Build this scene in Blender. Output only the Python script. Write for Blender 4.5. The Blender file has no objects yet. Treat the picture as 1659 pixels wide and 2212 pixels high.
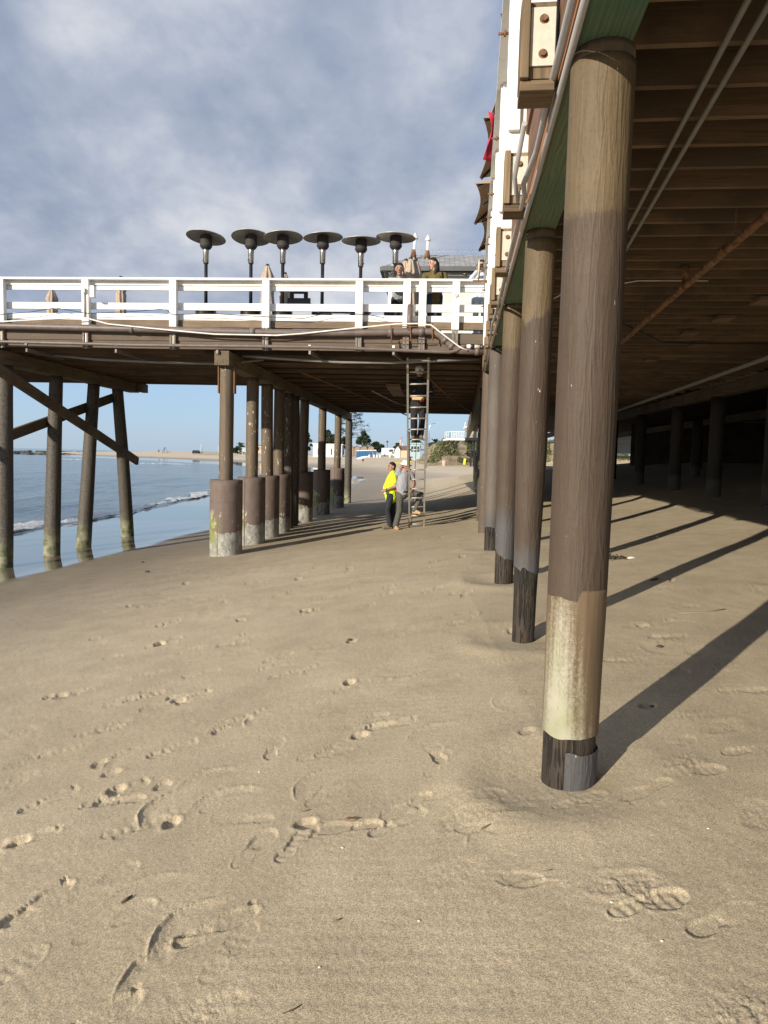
import bpy, math, random
import numpy as np
from math import sin, cos, pi, radians, sqrt, atan2
from mathutils import Vector, Matrix
random.seed(7); rng = np.random.default_rng(7)
S = bpy.context.scene
COL = S.collection

# ------------------------------------------------------------------ camera
PITCH, ROLL, CZ, F, W, H = radians(4.5), radians(1.3), 1.6, 1533.0, 1659.0, 2212.0
cam = bpy.data.cameras.new('camera'); camo = bpy.data.objects.new('camera', cam); COL.objects.link(camo)
cam.sensor_fit = 'VERTICAL'; cam.sensor_height = 32.0; cam.lens = 32.0*F/H
cam.clip_start = 0.05; cam.clip_end = 20000
fwd = Vector((0, cos(PITCH), -sin(PITCH))); up0 = Vector((0, sin(PITCH), cos(PITCH))); r0 = Vector((1, 0, 0))
cr = r0*cos(ROLL)+up0*sin(ROLL); cu = -r0*sin(ROLL)+up0*cos(ROLL)
camo.matrix_world = Matrix(((cr.x, cu.x, -fwd.x, 0), (cr.y, cu.y, -fwd.y, 0), (cr.z, cu.z, -fwd.z, CZ), (0, 0, 0, 1)))
S.camera = camo
CAM = Vector((0, 0, CZ))
def ray(x, y): return cr*((x-W/2)/F)+cu*((H/2-y)/F)+fwd
def atY(x, y, Y):
    d = ray(x, y); return CAM+d*(Y/d.y)
def atZ(x, y, z):
    d = ray(x, y); return CAM+d*((z-CZ)/d.z)
# ------------------------------------------------------------------ light
SUN_AZ, SUN_EL = radians(40.5), radians(17.5)       # direction the light travels: to the right and away
sun = bpy.data.lights.new('sun', 'SUN'); sun.energy = 4.4; sun.angle = radians(0.53); sun.color = (1.0, 0.91, 0.77)
suno = bpy.data.objects.new('sun', sun); COL.objects.link(suno)
sd = Vector((sin(SUN_AZ)*cos(SUN_EL), cos(SUN_AZ)*cos(SUN_EL), -sin(SUN_EL)))
suno.rotation_euler = sd.to_track_quat('-Z', 'Y').to_euler()
S.view_settings.view_transform = 'Standard'; S.view_settings.look = 'None'
S.view_settings.exposure = 0.5; S.view_settings.gamma = 1.0; S.view_settings.use_curve_mapping = False
S.render.engine = 'CYCLES'
S.cycles.max_bounces = 8; S.cycles.diffuse_bounces = 5

# ------------------------------------------------------------------ node helper
class G:
    def __init__(s, tree): s.t = tree; s.N = tree.nodes; s.L = tree.links
    def n(s, typ, props=None, **inp):
        nd = s.N.new(typ)
        for k, v in (props or {}).items(): setattr(nd, k, v)
        for k, v in inp.items():
            key = k.replace('_', ' ')
            try: i = nd.inputs[key]
            except KeyError: i = nd.inputs[int(k[1:])]
            if hasattr(v, 'is_output') or isinstance(v, bpy.types.NodeSocket): s.L.new(v, i)
            else: i.default_value = v
        return nd
    def math(s, op, a, b=0.0, c=0.0, clamp=False):
        nd = s.N.new('ShaderNodeMath'); nd.operation = op; nd.use_clamp = clamp
        for i, v in enumerate((a, b, c)):
            if isinstance(v, bpy.types.NodeSocket): s.L.new(v, nd.inputs[i])
            else: nd.inputs[i].default_value = v
        return nd.outputs[0]
    def mix(s, f, a, b, blend='MIX'):
        nd = s.N.new('ShaderNodeMix'); nd.data_type = 'RGBA'; nd.blend_type = blend
        for i, v in ((0, f), (6, a), (7, b)):
            if isinstance(v, bpy.types.NodeSocket): s.L.new(v, nd.inputs[i])
            else: nd.inputs[i].default_value = (tuple(v)+(1,))[:4] if i else v
        return nd.outputs[2]
    def ramp(s, f, stops, interp='LINEAR'):
        nd = s.N.new('ShaderNodeValToRGB'); cr_ = nd.color_ramp; cr_.interpolation = interp
        while len(cr_.elements) < len(stops): cr_.elements.new(0.5)
        for e, (p, c) in zip(cr_.elements, stops):
            e.position = p; e.color = (c, c, c, 1) if isinstance(c, (int, float)) else (tuple(c)+(1,))[:4]
        s.L.new(f, nd.inputs[0]); return nd.outputs[0]
    def noise(s, vec, scale, detail=4, rough=0.55, dist=0.0, typ=None):
        nd = s.n('ShaderNodeTexNoise', None, Scale=scale, Detail=detail, Roughness=rough, Distortion=dist)
        if typ: nd.noise_type = typ
        s.L.new(vec, nd.inputs['Vector']); return nd.outputs[0]
    def vor(s, vec, scale, feature='F1', rnd=1.0):
        nd = s.n('ShaderNodeTexVoronoi', {'feature': feature}, Scale=scale, Randomness=rnd)
        s.L.new(vec, nd.inputs['Vector']); return nd.outputs[0]
    def map(s, vec, scale=(1, 1, 1), loc=(0, 0, 0), rot=(0, 0, 0)):
        nd = s.n('ShaderNodeMapping', None, Scale=scale, Location=loc, Rotation=rot); s.L.new(vec, nd.inputs[0]); return nd.outputs[0]
    def bump(s, h, strength=0.5, dist=0.01, normal=None):
        nd = s.n('ShaderNodeBump', None, Strength=strength, Distance=dist, Height=h)
        if normal is not None: s.L.new(normal, nd.inputs['Normal'])
        return nd.outputs[0]
    def sep(s, vec):
        nd = s.N.new('ShaderNodeSeparateXYZ'); s.L.new(vec, nd.inputs[0]); return nd.outputs
    def obj(s):     # object coordinates shifted by a per-object random offset
        tc = s.N.new('ShaderNodeTexCoord'); oi = s.N.new('ShaderNodeObjectInfo')
        r = s.math('MULTIPLY', oi.outputs['Random'], 37.0)
        cb = s.n('ShaderNodeCombineXYZ', None, X=r, Y=r, Z=r)
        va = s.n('ShaderNodeVectorMath', {'operation': 'ADD'}); s.L.new(tc.outputs['Object'], va.inputs[0]); s.L.new(cb.outputs[0], va.inputs[1])
        return va.outputs[0], tc.outputs['Object'], oi.outputs['Random']
def material(name):
    m = bpy.data.materials.new(name); m.use_nodes = True
    g = G(m.node_tree); b = m.node_tree.nodes['Principled BSDF']; return m, g, b
def setb(g, b, **kw):
    for k, v in kw.items():
        i = b.inputs[k.replace('_', ' ')]
        if isinstance(v, bpy.types.NodeSocket): g.L.new(v, i)
        elif isinstance(v, (tuple, list)): i.default_value = (tuple(v)+(1,))[:4]
        else: i.default_value = v

# ------------------------------------------------------------------ world: sky with drifting stratocumulus
wd = bpy.data.worlds.new('World'); S.world = wd; wd.use_nodes = True
g = G(wd.node_tree); bg = wd.node_tree.nodes['Background']
sky = g.n('ShaderNodeTexSky', {'sky_type': 'NISHITA', 'sun_disc': False, 'sun_elevation': SUN_EL,
    'sun_rotation': atan2(-sd.x, -sd.y), 'air_density': 1.0, 'dust_density': 1.2, 'ozone_density': 2.0})
tc = g.N.new('ShaderNodeTexCoord'); gen = tc.outputs['Generated']
sx = g.sep(gen)
den = g.math('ADD', g.math('MAXIMUM', sx[2], 0.0), 0.42)
pv = g.n('ShaderNodeCombineXYZ', None, X=g.math('DIVIDE', sx[0], den), Y=g.math('DIVIDE', sx[1], den), Z=0.0).outputs[0]
n1 = g.noise(g.map(pv, (1.0, 0.8, 1), (3.1, 1.4, 0.0)), 1.25, 6, 0.53, 0.15)
n2 = g.noise(g.map(pv, (1.0, 0.75, 1), (7.7, 2.2, 0)), 3.4, 6, 0.55, 0.2)
n3 = g.noise(g.map(pv, (1, 1, 1), (1.7, 9.2, 0)), 9.0, 5, 0.6, 0.3)
nn = g.math('ADD', g.math('MULTIPLY', n1, 0.44), g.math('ADD', g.math('MULTIPLY', n2, 0.42), g.math('MULTIPLY', n3, 0.15)))
shade = g.ramp(nn, [(0.40, (2.3, 2.8, 3.85)), (0.45, (2.8, 3.3, 4.35)), (0.495, (3.5, 3.95, 4.9)), (0.54, (4.5, 4.85, 5.6)), (0.60, (5.9, 6.1, 6.5))])
cover = g.ramp(nn, [(0.30, 0.85), (0.40, 1.0)])
# cloud deck is solid overhead, ends above the horizon; a clear hole to the right
az = g.math('DIVIDE', sx[0], g.math('MAXIMUM', sx[1], 0.05))
hole = g.math('MULTIPLY', g.ramp(az, [(0.08, 0.0), (0.20, 1.0)]), 0.95)
hn = g.math('MULTIPLY', hole, g.ramp(n2, [(0.42, 1.0), (0.60, 0.0)]))
low = g.ramp(sx[2], [(0.09, 0.0), (0.19, 1.0)])
cov = g.math('MULTIPLY', g.math('MULTIPLY', cover, low), g.math('SUBTRACT', 1.0, hn))
skyc = g.mix(0.72, sky.outputs[0], g.ramp(sx[2], [(0.0, (4.6, 5.9, 7.4)), (0.05, (4.0, 5.8, 8.0)), (0.14, (3.4, 5.2, 8.0)), (0.5, (1.5, 2.5, 5.0))]))
g.L.new(g.mix(cov, skyc, shade), bg.inputs[0]); bg.inputs[1].default_value = 0.085

# ------------------------------------------------------------------ mesh helper
class MB:
    def __init__(s): s.v = []; s.f = []; s.sm = []
    def add(s, vs, fs, smooth=False):
        o = len(s.v); s.v += [Vector(p) for p in vs]; s.f += [tuple(i+o for i in f) for f in fs]; s.sm += [smooth]*len(fs); return s
    def box(s, c, d, rot=None):
        x, y, z = d[0]/2, d[1]/2, d[2]/2; c = Vector(c)
        P = [Vector((a, b, e)) for a in (-x, x) for b in (-y, y) for e in (-z, z)]
        if rot is not None: P = [rot @ p for p in P]
        return s.add([p+c for p in P], [(0, 1, 3, 2), (4, 6, 7, 5), (0, 4, 5, 1), (2, 3, 7, 6), (0, 2, 6, 4), (1, 5, 7, 3)])
    def span(s, x0, x1, y0, y1, z0, z1): return s.box(((x0+x1)/2, (y0+y1)/2, (z0+z1)/2), (abs(x1-x0), abs(y1-y0), abs(z1-z0)))
    def bar(s, p0, p1, w, h, up=(0, 0, 1)):
        p0, p1 = Vector(p0), Vector(p1); y = (p1-p0); L = y.length; y.normalize()
        x = y.cross(Vector(up))
        if x.length < 1e-4: x = y.cross(Vector((1, 0, 0)))
        x.normalize(); z = x.cross(y)
        R = Matrix((x, y, z)).transposed()
        return s.box((p0+p1)/2, (w, L, h), R)
    def tube(s, pts, r, n=10, cap=True, radii=None):
        pts = [Vector(p) for p in pts]; vs = []; fs = []
        t0 = (pts[1]-pts[0]).normalized(); a = t0.orthogonal().normalized()
        for i, p in enumerate(pts):
            t = (pts[min(i+1, len(pts)-1)]-pts[max(i-1, 0)]).normalized()
            a = (a-t*a.dot(t)).normalized(); b = t.cross(a); rr = radii[i] if radii else r
            vs += [p+(a*cos(2*pi*k/n)+b*sin(2*pi*k/n))*rr for k in range(n)]
        for i in range(len(pts)-1):
            for k in range(n): fs.append((i*n+k, i*n+(k+1) % n, (i+1)*n+(k+1) % n, (i+1)*n+k))
        s.add(vs, fs, True)
        if cap:
            o = len(s.v)-len(vs); s.f += [tuple(o+k for k in range(n))[::-1], tuple(o+(len(pts)-1)*n+k for k in range(n))]; s.sm += [False, False]
        return s
    def cyl(s, p0, p1, r0, r1=None, n=20): return s.tube([p0, p1], r0, n, True, [r0, r0 if r1 is None else r1])
    def lathe(s, prof, n=24, c=(0, 0, 0), rot=None, smooth=True):
        c = Vector(c); vs = []; fs = []
        for r, z in prof:
            for k in range(n):
                p = Vector((r*cos(2*pi*k/n), r*sin(2*pi*k/n), z)); vs.append(c+(rot @ p if rot else p))
        for i in range(len(prof)-1):
            for k in range(n): fs.append((i*n+k, i*n+(k+1) % n, (i+1)*n+(k+1) % n, (i+1)*n+k))
        if prof[0][0] > 1e-5: fs.append(tuple(range(n))[::-1])
        if prof[-1][0] > 1e-5: fs.append(tuple((len(prof)-1)*n+k for k in range(n)))
        return s.add(vs, fs, smooth)
    def ball(s, c, r, sc=(1, 1, 1), n=10, m=7):
        c = Vector(c); pr = [(max(1e-4, sin(pi*i/m)), -cos(pi*i/m)) for i in range(m+1)]
        vs = [c+Vector((q*cos(2*pi*k/n)*r*sc[0], q*sin(2*pi*k/n)*r*sc[1], z*r*sc[2])) for q, z in pr for k in range(n)]
        fs = [(i*n+k, i*n+(k+1) % n, (i+1)*n+(k+1) % n, (i+1)*n+k) for i in range(m) for k in range(n)]
        return s.add(vs, fs, True)
    def prism(s, poly, axis, a, b):     # poly in the two other axes, extruded along axis from a to b
        def P(q, t):
            return {'x': (t, q[0], q[1]), 'y': (q[0], t, q[1]), 'z': (q[0], q[1], t)}[axis]
        n = len(poly); vs = [P(q, a) for q in poly]+[P(q, b) for q in poly]
        fs = [tuple(range(n)), tuple(range(2*n-1, n-1, -1))]+[(i, i+n, (i+1) % n+n, (i+1) % n) for i in range(n)]
        return s.add(vs, fs)
    def mesh(s, name, mat):
        me = bpy.data.meshes.new(name); me.from_pydata([tuple(v) for v in s.v], [], s.f)
        me.polygons.foreach_set('use_smooth', s.sm); me.materials.append(mat)
        import bmesh
        bm = bmesh.new(); bm.from_mesh(me); bmesh.ops.recalc_face_normals(bm, faces=bm.faces); bm.to_mesh(me); bm.free()
        return me
    def build(s, name, mat, parent=None, bevel=0.0, frame=None):
        o = bpy.data.objects.new(name, s.mesh(name, mat)); COL.objects.link(o)
        if parent is not None: o.parent = parent
        if frame is not None: o.matrix_local = frame
        if bevel:
            b = o.modifiers.new('bevel', 'BEVEL'); b.width = bevel; b.segments = 2; b.limit_method = 'ANGLE'; b.angle_limit = radians(50)
        return o
def tag(o, label=None, cat=None, group=None, kind=None):
    if label: o['label'] = label
    if cat: o['category'] = cat
    if group: o['group'] = group
    if kind: o['kind'] = kind
    return o
def empty(name, label, cat, loc=(0, 0, 0), rz=0.0, group=None):
    o = bpy.data.objects.new(name, None); o.empty_display_size = 0.2; COL.objects.link(o)
    o.location = loc; o.rotation_euler = (0, 0, rz); return tag(o, label, cat, group)
def copy_tree(o, parent=None):
    c = o.copy(); COL.objects.link(c)
    if parent is not None: c.parent = parent
    for ch in [x for x in bpy.data.objects if x.parent == o]: copy_tree(ch, c)
    return c

# ------------------------------------------------------------------ materials
def simple(name, col, rough=0.6, var=0.15, scale=6.0, bump=0.0, bscale=40.0, metal=0.0, bdist=0.004):
    m, g, b = material(name); v, _, rnd = g.obj()
    n = g.noise(v, scale, 5, 0.6)
    dk = tuple(c*(1-var) for c in col); lt = tuple(min(1, c*(1+var)) for c in col)
    setb(g, b, Base_Color=g.ramp(n, [(0.3, dk), (0.7, lt)]), Roughness=rough, Metallic=metal)
    if bump: setb(g, b, Normal=g.bump(g.noise(v, bscale, 4, 0.6), bump, bdist))
    return m
def wood(name, col, axis='x', var=0.45, rough=0.8, grain=1.0, tint=None, spots=None):
    """boards: grain runs along the given local axis"""
    m, g, b = material(name); v, raw, rnd = g.obj()
    sc = {'x': (1.2, 26, 26), 'y': (26, 1.2, 26), 'z': (26, 26, 1.2)}[axis]
    sc = tuple(q*grain for q in sc)
    n = g.noise(g.map(v, sc), 1.0, 6, 0.6, 0.9)
    fine = g.noise(g.map(v, tuple(q*4 for q in sc)), 1.0, 3, 0.5)
    big = g.noise(v, 1.3, 4, 0.6)
    h = g.math('ADD', g.math('MULTIPLY', n, 0.7), g.math('MULTIPLY', fine, 0.3))
    dk = tuple(c*(1-var) for c in col); lt = tuple(min(1, c*(1+var*0.7)) for c in col)
    c = g.ramp(h, [(0.33, dk), (0.5, col), (0.66, lt)])
    c = g.mix(1.0, c, g.ramp(big, [(0.3, 0.72), (0.7, 1.18)]), 'MULTIPLY')
    pr = g.ramp(rnd, [(0.0, 0.74), (1.0, 1.22)]); c = g.mix(1.0, c, pr, 'MULTIPLY')
    if tint: c = g.mix(g.ramp(big, [(0.42, 0.0), (0.6, 1.0)]), c, tint)
    if spots: c = g.mix(g.ramp(g.noise(v, spots[0], 3, 0.6), [(spots[1], 0.0), (spots[1]+0.04, 1.0)]), c, spots[2])
    setb(g, b, Base_Color=c, Roughness=rough, Specular_IOR_Level=0.25, Normal=g.bump(h, 0.6, 0.006))
    return m
M = {}
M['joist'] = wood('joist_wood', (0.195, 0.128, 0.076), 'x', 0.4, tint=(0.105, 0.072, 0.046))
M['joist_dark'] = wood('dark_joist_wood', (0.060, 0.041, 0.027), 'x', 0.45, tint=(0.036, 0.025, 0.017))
M['fascia'] = wood('weathered_fascia_wood', (0.16, 0.12, 0.088), 'x', 0.45, tint=(0.125, 0.098, 0.078))
M['curb'] = wood('curb_wood', (0.21, 0.155, 0.105), 'x', 0.3)
M['capw'] = wood('cap_beam_wood', (0.14, 0.108, 0.073), 'y', 0.45)
M['ledger'] = wood('ledger_wood', (0.20, 0.115, 0.075), 'y', 0.45)
M['rust_wood'] = wood('rust_stained_wood', (0.34, 0.15, 0.06), 'y', 0.5)
M['block'] = wood('block_wood', (0.20, 0.145, 0.09), 'z', 0.4)
M['blockx'] = wood('block_end_wood', (0.17, 0.12, 0.075), 'x', 0.4)
M['brace'] = wood('brace_wood', (0.13, 0.10, 0.068), 'y', 0.4)
def green_beam():
    m, g, b = material('green_treated_wood'); v, raw, rnd = g.obj()
    w = g.n('ShaderNodeTexWave', {'wave_type': 'RINGS', 'rings_direction': 'Y'}, Scale=5.0, Distortion=7.0, Detail=3.0, Detail_Scale=0.9)
    g.L.new(g.map(v, (2.2, 0.25, 2.2)), w.inputs[0])
    big = g.noise(v, 0.9, 4, 0.6)
    c = g.ramp(w.outputs[0], [(0.1, (0.10, 0.145, 0.085)), (0.55, (0.145, 0.20, 0.12)), (0.95, (0.10, 0.115, 0.062))])
    c = g.mix(g.ramp(big, [(0.45, 0.0), (0.68, 0.8)]), c, (0.035, 0.115, 0.085))
    setb(g, b, Base_Color=c, Roughness=0.75, Normal=g.bump(w.outputs[0], 0.35, 0.004)); return m
M['green'] = green_beam()
def white_paint(name='white_paint', col=(0.80, 0.79, 0.76)):
    m, g, b = material(name); v, raw, rnd = g.obj()
    n = g.noise(v, 3.0, 6, 0.65); fine = g.noise(g.map(v, (3, 60, 60)), 1.0, 4, 0.6); sp = g.noise(v, 34, 4, 0.7)
    dirt = g.noise(g.map(v, (9, 9, 1.6)), 1.0, 5, 0.65)
    c = g.mix(g.ramp(n, [(0.35, 0.5), (0.62, 0.0)]), col, tuple(q*0.86 for q in col))
    c = g.mix(g.ramp(dirt, [(0.52, 0.0), (0.74, 0.45)]), c, (0.44, 0.40, 0.33))
    c = g.mix(g.math('MULTIPLY', g.ramp(sp, [(0.69, 0.0), (0.72, 1.0)]), g.ramp(n, [(0.5, 0.0), (0.62, 1.0)])), c, (0.30, 0.24, 0.18))
    setb(g, b, Base_Color=c, Roughness=0.5, Normal=g.bump(fine, 0.25, 0.003)); return m
M['white'] = white_paint()
M['plate'] = simple('galvanised_plate', (0.52, 0.50, 0.42), 0.5, 0.12, 30, 0.25, 160)
M['rust'] = simple('rusty_bolt', (0.17, 0.085, 0.045), 0.85, 0.5, 60, 0.6, 120)
M['rust_pipe'] = simple('rusty_pipe', (0.17, 0.085, 0.04), 0.85, 0.65, 14, 0.7, 70)
M['conduit'] = simple('grey_conduit', (0.40, 0.39, 0.395), 0.45, 0.10, 5, 0.08, 60)
M['conduit_dark'] = simple('grey_hose', (0.19, 0.185, 0.175), 0.55, 0.12, 5)
M['pipe_brown'] = simple('brown_painted_pipe', (0.135, 0.105, 0.092), 0.5, 0.22, 7, 0.15, 30)
M['cable_black'] = simple('black_cable', (0.02, 0.02, 0.02), 0.6)
M['cable_white'] = simple('white_cable', (0.72, 0.70, 0.66), 0.5)
M['steel'] = simple('brushed_steel', (0.42, 0.40, 0.37), 0.32, 0.2, 20, 0, 0, 1.0)
M['aluminium'] = simple('ladder_aluminium', (0.38, 0.36, 0.32), 0.5, 0.2, 14, 0.1, 60, 0.35)
M['black_metal'] = simple('black_powder_coat', (0.018, 0.018, 0.02), 0.35)
M['black_mesh'] = simple('dark_burner_mesh', (0.035, 0.03, 0.028), 0.7, 0.4, 120, 0.5, 200)
M['reflector'] = simple('aluminium_reflector', (0.46, 0.44, 0.40), 0.45, 0.15, 9, 0, 0, 0.35)
M['umb_tan'] = simple('tan_canvas', (0.42, 0.33, 0.25), 0.85, 0.18, 12, 0.2, 90)
M['umb_brown'] = simple('brown_canvas', (0.44, 0.29, 0.16), 0.8, 0.12, 5, 0.1, 120)
M['red'] = simple('red_cloth', (0.50, 0.025, 0.05), 0.8, 0.15, 5)
M['concrete_grey'] = simple('grey_concrete', (0.36, 0.35, 0.32), 0.9, 0.2, 9, 0.4, 50)
def charred():
    m, g, b = material('charred_timber'); v, raw, rnd = g.obj()
    st = g.noise(g.map(v, (30, 30, 2.0)), 1.0, 5, 0.6, 1.0); st2 = g.noise(g.map(v, (70, 70, 5)), 1.0, 3, 0.6); n = g.noise(v, 5, 4, 0.6)
    cr2 = g.ramp(st, [(0.40, 0.0), (0.50, 1.0)])
    c = g.mix(cr2, (0.006, 0.005, 0.004), g.mix(g.ramp(n, [(0.42, 0.0), (0.66, 1.0)]), (0.030, 0.022, 0.016), (0.048, 0.033, 0.020)))
    setb(g, b, Base_Color=c, Roughness=0.7, Normal=g.bump(g.math('ADD', cr2, g.math('MULTIPLY', st2, 0.5)), 0.9, 0.012)); return m
M['dark_timber'] = charred()
M['grey_wrap'] = simple('grey_wrap', (0.088, 0.086, 0.088), 0.6, 0.25, 6, 0.6, 25, 0.0)

def pile_wrap(name, z_tan, z_grey, drip=False, brown=(0.076, 0.055, 0.040), tan=(0.130, 0.095, 0.055), grey=(0.088, 0.086, 0.088), gloss=0.5):
    """painted wrap: tan above z_tan, brown below, bare grey under z_grey (local heights)"""
    m, g, b = material(name); v, raw, rnd = g.obj(); z = g.sep(raw)[2]
    def crease(scale, loc, dist):
        nz = g.noise(g.map(v, scale, loc), 1.0, 2, 0.5, dist); a_ = g.math('ABSOLUTE', g.math('SUBTRACT', g.math('MULTIPLY', nz, 2.0), 1.0))
        return g.math('SUBTRACT', 1.0, g.math('POWER', g.math('MINIMUM', g.math('MULTIPLY', a_, 5.0), 1.0), 0.8))
    wr = crease((15, 15, 1.6), (0, 0, 0), 0.5); wr2 = crease((26, 26, 2.6), (3, 7, 1), 0.7)
    n = g.noise(g.map(v, (5, 5, 2)), 1.0, 5, 0.6); bign = g.noise(v, 2.0, 4, 0.6); fine = g.noise(v, 60, 3, 0.6)
    zz = g.math('ADD', z, g.math('MULTIPLY', g.math('SUBTRACT', n, 0.5), 0.9 if drip else 0.12))
    br = g.mix(g.ramp(bign, [(0.3, 0.0), (0.7, 1.0)]), tuple(c*0.86 for c in brown), tuple(c*1.16 for c in brown))
    tn = g.mix(g.ramp(n, [(0.3, 0.0), (0.7, 1.0)]), tuple(c*0.8 for c in tan), tuple(c*1.15 for c in tan))
    t = g.n('ShaderNodeMapRange', None, Value=g.math('ADD', zz, g.math('MULTIPLY', g.math('SUBTRACT', fine, 0.5), 0.10)), From_Min=z_tan-0.018, From_Max=z_tan+0.018, To_Min=0.0, To_Max=1.0).outputs[0]
    c = g.mix(t, br, tn)
    lo = g.math('SMOOTH_MIN', g.math('DIVIDE', g.math('SUBTRACT', z_grey+0.22, zz), 0.28), 1.0, 0.1); lo = g.math('MAXIMUM', lo, 0.0)
    c = g.mix(lo, c, grey)
    spk = g.math('MULTIPLY', g.ramp(g.noise(g.map(v, (55, 55, 16)), 1.0, 3, 0.6), [(0.725, 0.0), (0.745, 1.0)]), g.ramp(g.noise(v, 3.4, 2, 0.5), [(0.50, 0.0), (0.56, 1.0)]))
    c = g.mix(spk, c, (0.72, 0.66, 0.50))
    c = g.mix(g.math('MULTIPLY', g.ramp(fine, [(0.5, 0.0), (0.75, 0.35)]), 1.0), c, tuple(q*0.6 for q in brown))
    h = g.math('ADD', g.math('MULTIPLY', wr, 0.6), g.math('ADD', g.math('MULTIPLY', wr2, 0.45), g.math('MULTIPLY', fine, 0.16)))
    setb(g, b, Base_Color=c, Roughness=0.6, Specular_IOR_Level=0.22, Normal=g.bump(h, 0.4, 0.007)); return m
def mesh_sleeve():
    """brown resin over pale glass cloth, worn through on the sea side where sun glare is painted in too, drips at the hem"""
    m, g, b = material('resin_sleeve'); v, raw, rnd = g.obj(); s = g.sep(raw); z = s[2]
    ang = g.math('ARCTAN2', s[1], s[0])
    st = g.noise(g.map(v, (26, 26, 1.6)), 1.0, 4, 0.6); fine = g.noise(g.map(v, (90, 90, 60)), 1.0, 3, 0.7)
    side = g.math('SUBTRACT', 1.0, g.math('MULTIPLY', g.math('ABSOLUTE', g.math('ADD', ang, 2.25)), 0.62))
    worn = g.math('ADD', g.math('MULTIPLY', side, 0.62), g.math('ADD', g.math('MULTIPLY', st, 0.75), g.math('MULTIPLY', fine, 0.62)))  # pale side mixes worn cloth with sun glare put into the colour
    worn = g.math('SUBTRACT', worn, 0.15)
    worn = g.math('ADD', worn, g.math('MULTIPLY', g.math('SUBTRACT', 0.62, z), 0.60))
    mask = g.ramp(worn, [(0.84/1.6, 0.0), (1.22/1.6, 1.0)])
    nd = mask.node; mp = g.math('DIVIDE', worn, 1.6); g.L.new(mp, nd.inputs[0])
    weave = g.n('ShaderNodeTexWave', {'wave_type': 'BANDS', 'bands_direction': 'Z'}, Scale=28.0, Distortion=1.2, Detail=2.0, Detail_Scale=3.0)
    g.L.new(raw, weave.inputs[0])
    pale = g.mix(g.ramp(g.noise(v, 5, 3, 0.6), [(0.4, 0.0), (0.65, 1.0)]), (0.37, 0.355, 0.275), (0.285, 0.285, 0.185))
    brown = g.mix(g.ramp(st, [(0.35, 0.0), (0.7, 1.0)]), (0.115, 0.078, 0.045), (0.18, 0.128, 0.08))
    h = g.math('ADD', g.math('MULTIPLY', weave.outputs[0], 0.5), g.math('MULTIPLY', fine, 0.5))
    setb(g, b, Base_Color=g.mix(mask, brown, pale), Roughness=g.math('SUBTRACT', 0.55, g.math('MULTIPLY', mask, 0.1)), Specular_IOR_Level=0.4, Normal=g.bump(h, 0.22, 0.003)); return m
def jacket_mat():
    m, g, b = material('painted_concrete_jacket'); v, raw, rnd = g.obj(); s = g.sep(raw); z = s[2]
    n = g.noise(v, 4.0, 5, 0.6); n2 = g.noise(g.map(v, (9, 9, 5)), 1.0, 5, 0.65); ang = g.math('ARCTAN2', s[1], s[0])
    edge = g.math('ADD', z, g.math('MULTIPLY', g.math('SUBTRACT', n, 0.5), 0.5))
    brown = g.mix(g.ramp(n2, [(0.3, 0.0), (0.7, 1.0)]), (0.115, 0.083, 0.070), (0.155, 0.115, 0.097))
    conc = g.mix(g.ramp(n2, [(0.35, 0.0), (0.65, 1.0)]), (0.17, 0.165, 0.15), (0.42, 0.41, 0.36))
    side = g.ramp(g.math('ABSOLUTE', g.math('ADD', ang, 2.5)), [(0.25, 1.0), (0.9, 0.0)])
    chips = g.math('GREATER_THAN', g.math('ADD', n2, g.math('MULTIPLY', side, 0.16)), g.math('ADD', 0.58, g.math('MULTIPLY', z, 0.07)))
    chips = g.math('MULTIPLY', chips, g.ramp(z, [(0.75, 1.0), (1.15, 0.0)]))
    c = g.mix(chips, brown, (0.50, 0.45, 0.34))
    c = g.mix(g.math('LESS_THAN', edge, 0.50), c, conc)
    alg = g.math('MULTIPLY', side, g.ramp(g.math('ADD', edge, 0.0), [(0.20, 0.2), (0.38, 1.0), (0.72, 0.9), (0.95, 0.0)]))
    c = g.mix(g.math('MULTIPLY', alg, g.ramp(n2, [(0.3, 0.4), (0.6, 1.0)])), c, (0.17, 0.19, 0.035))
    pits = g.math('MULTIPLY', g.math('LESS_THAN', g.vor(g.map(v, (1, 1, 1)), 24), 0.24), g.ramp(n, [(0.44, 0.0), (0.52, 1.0)]))
    pits = g.math('MULTIPLY', pits, g.math('LESS_THAN', edge, 0.62)); c = g.mix(pits, c, (0.03, 0.03, 0.025))
    setb(g, b, Base_Color=c, Roughness=0.75, Normal=g.bump(g.math('ADD', n2, g.math('MULTIPLY', pits, -0.6)), 0.4, 0.012)); return m
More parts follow.
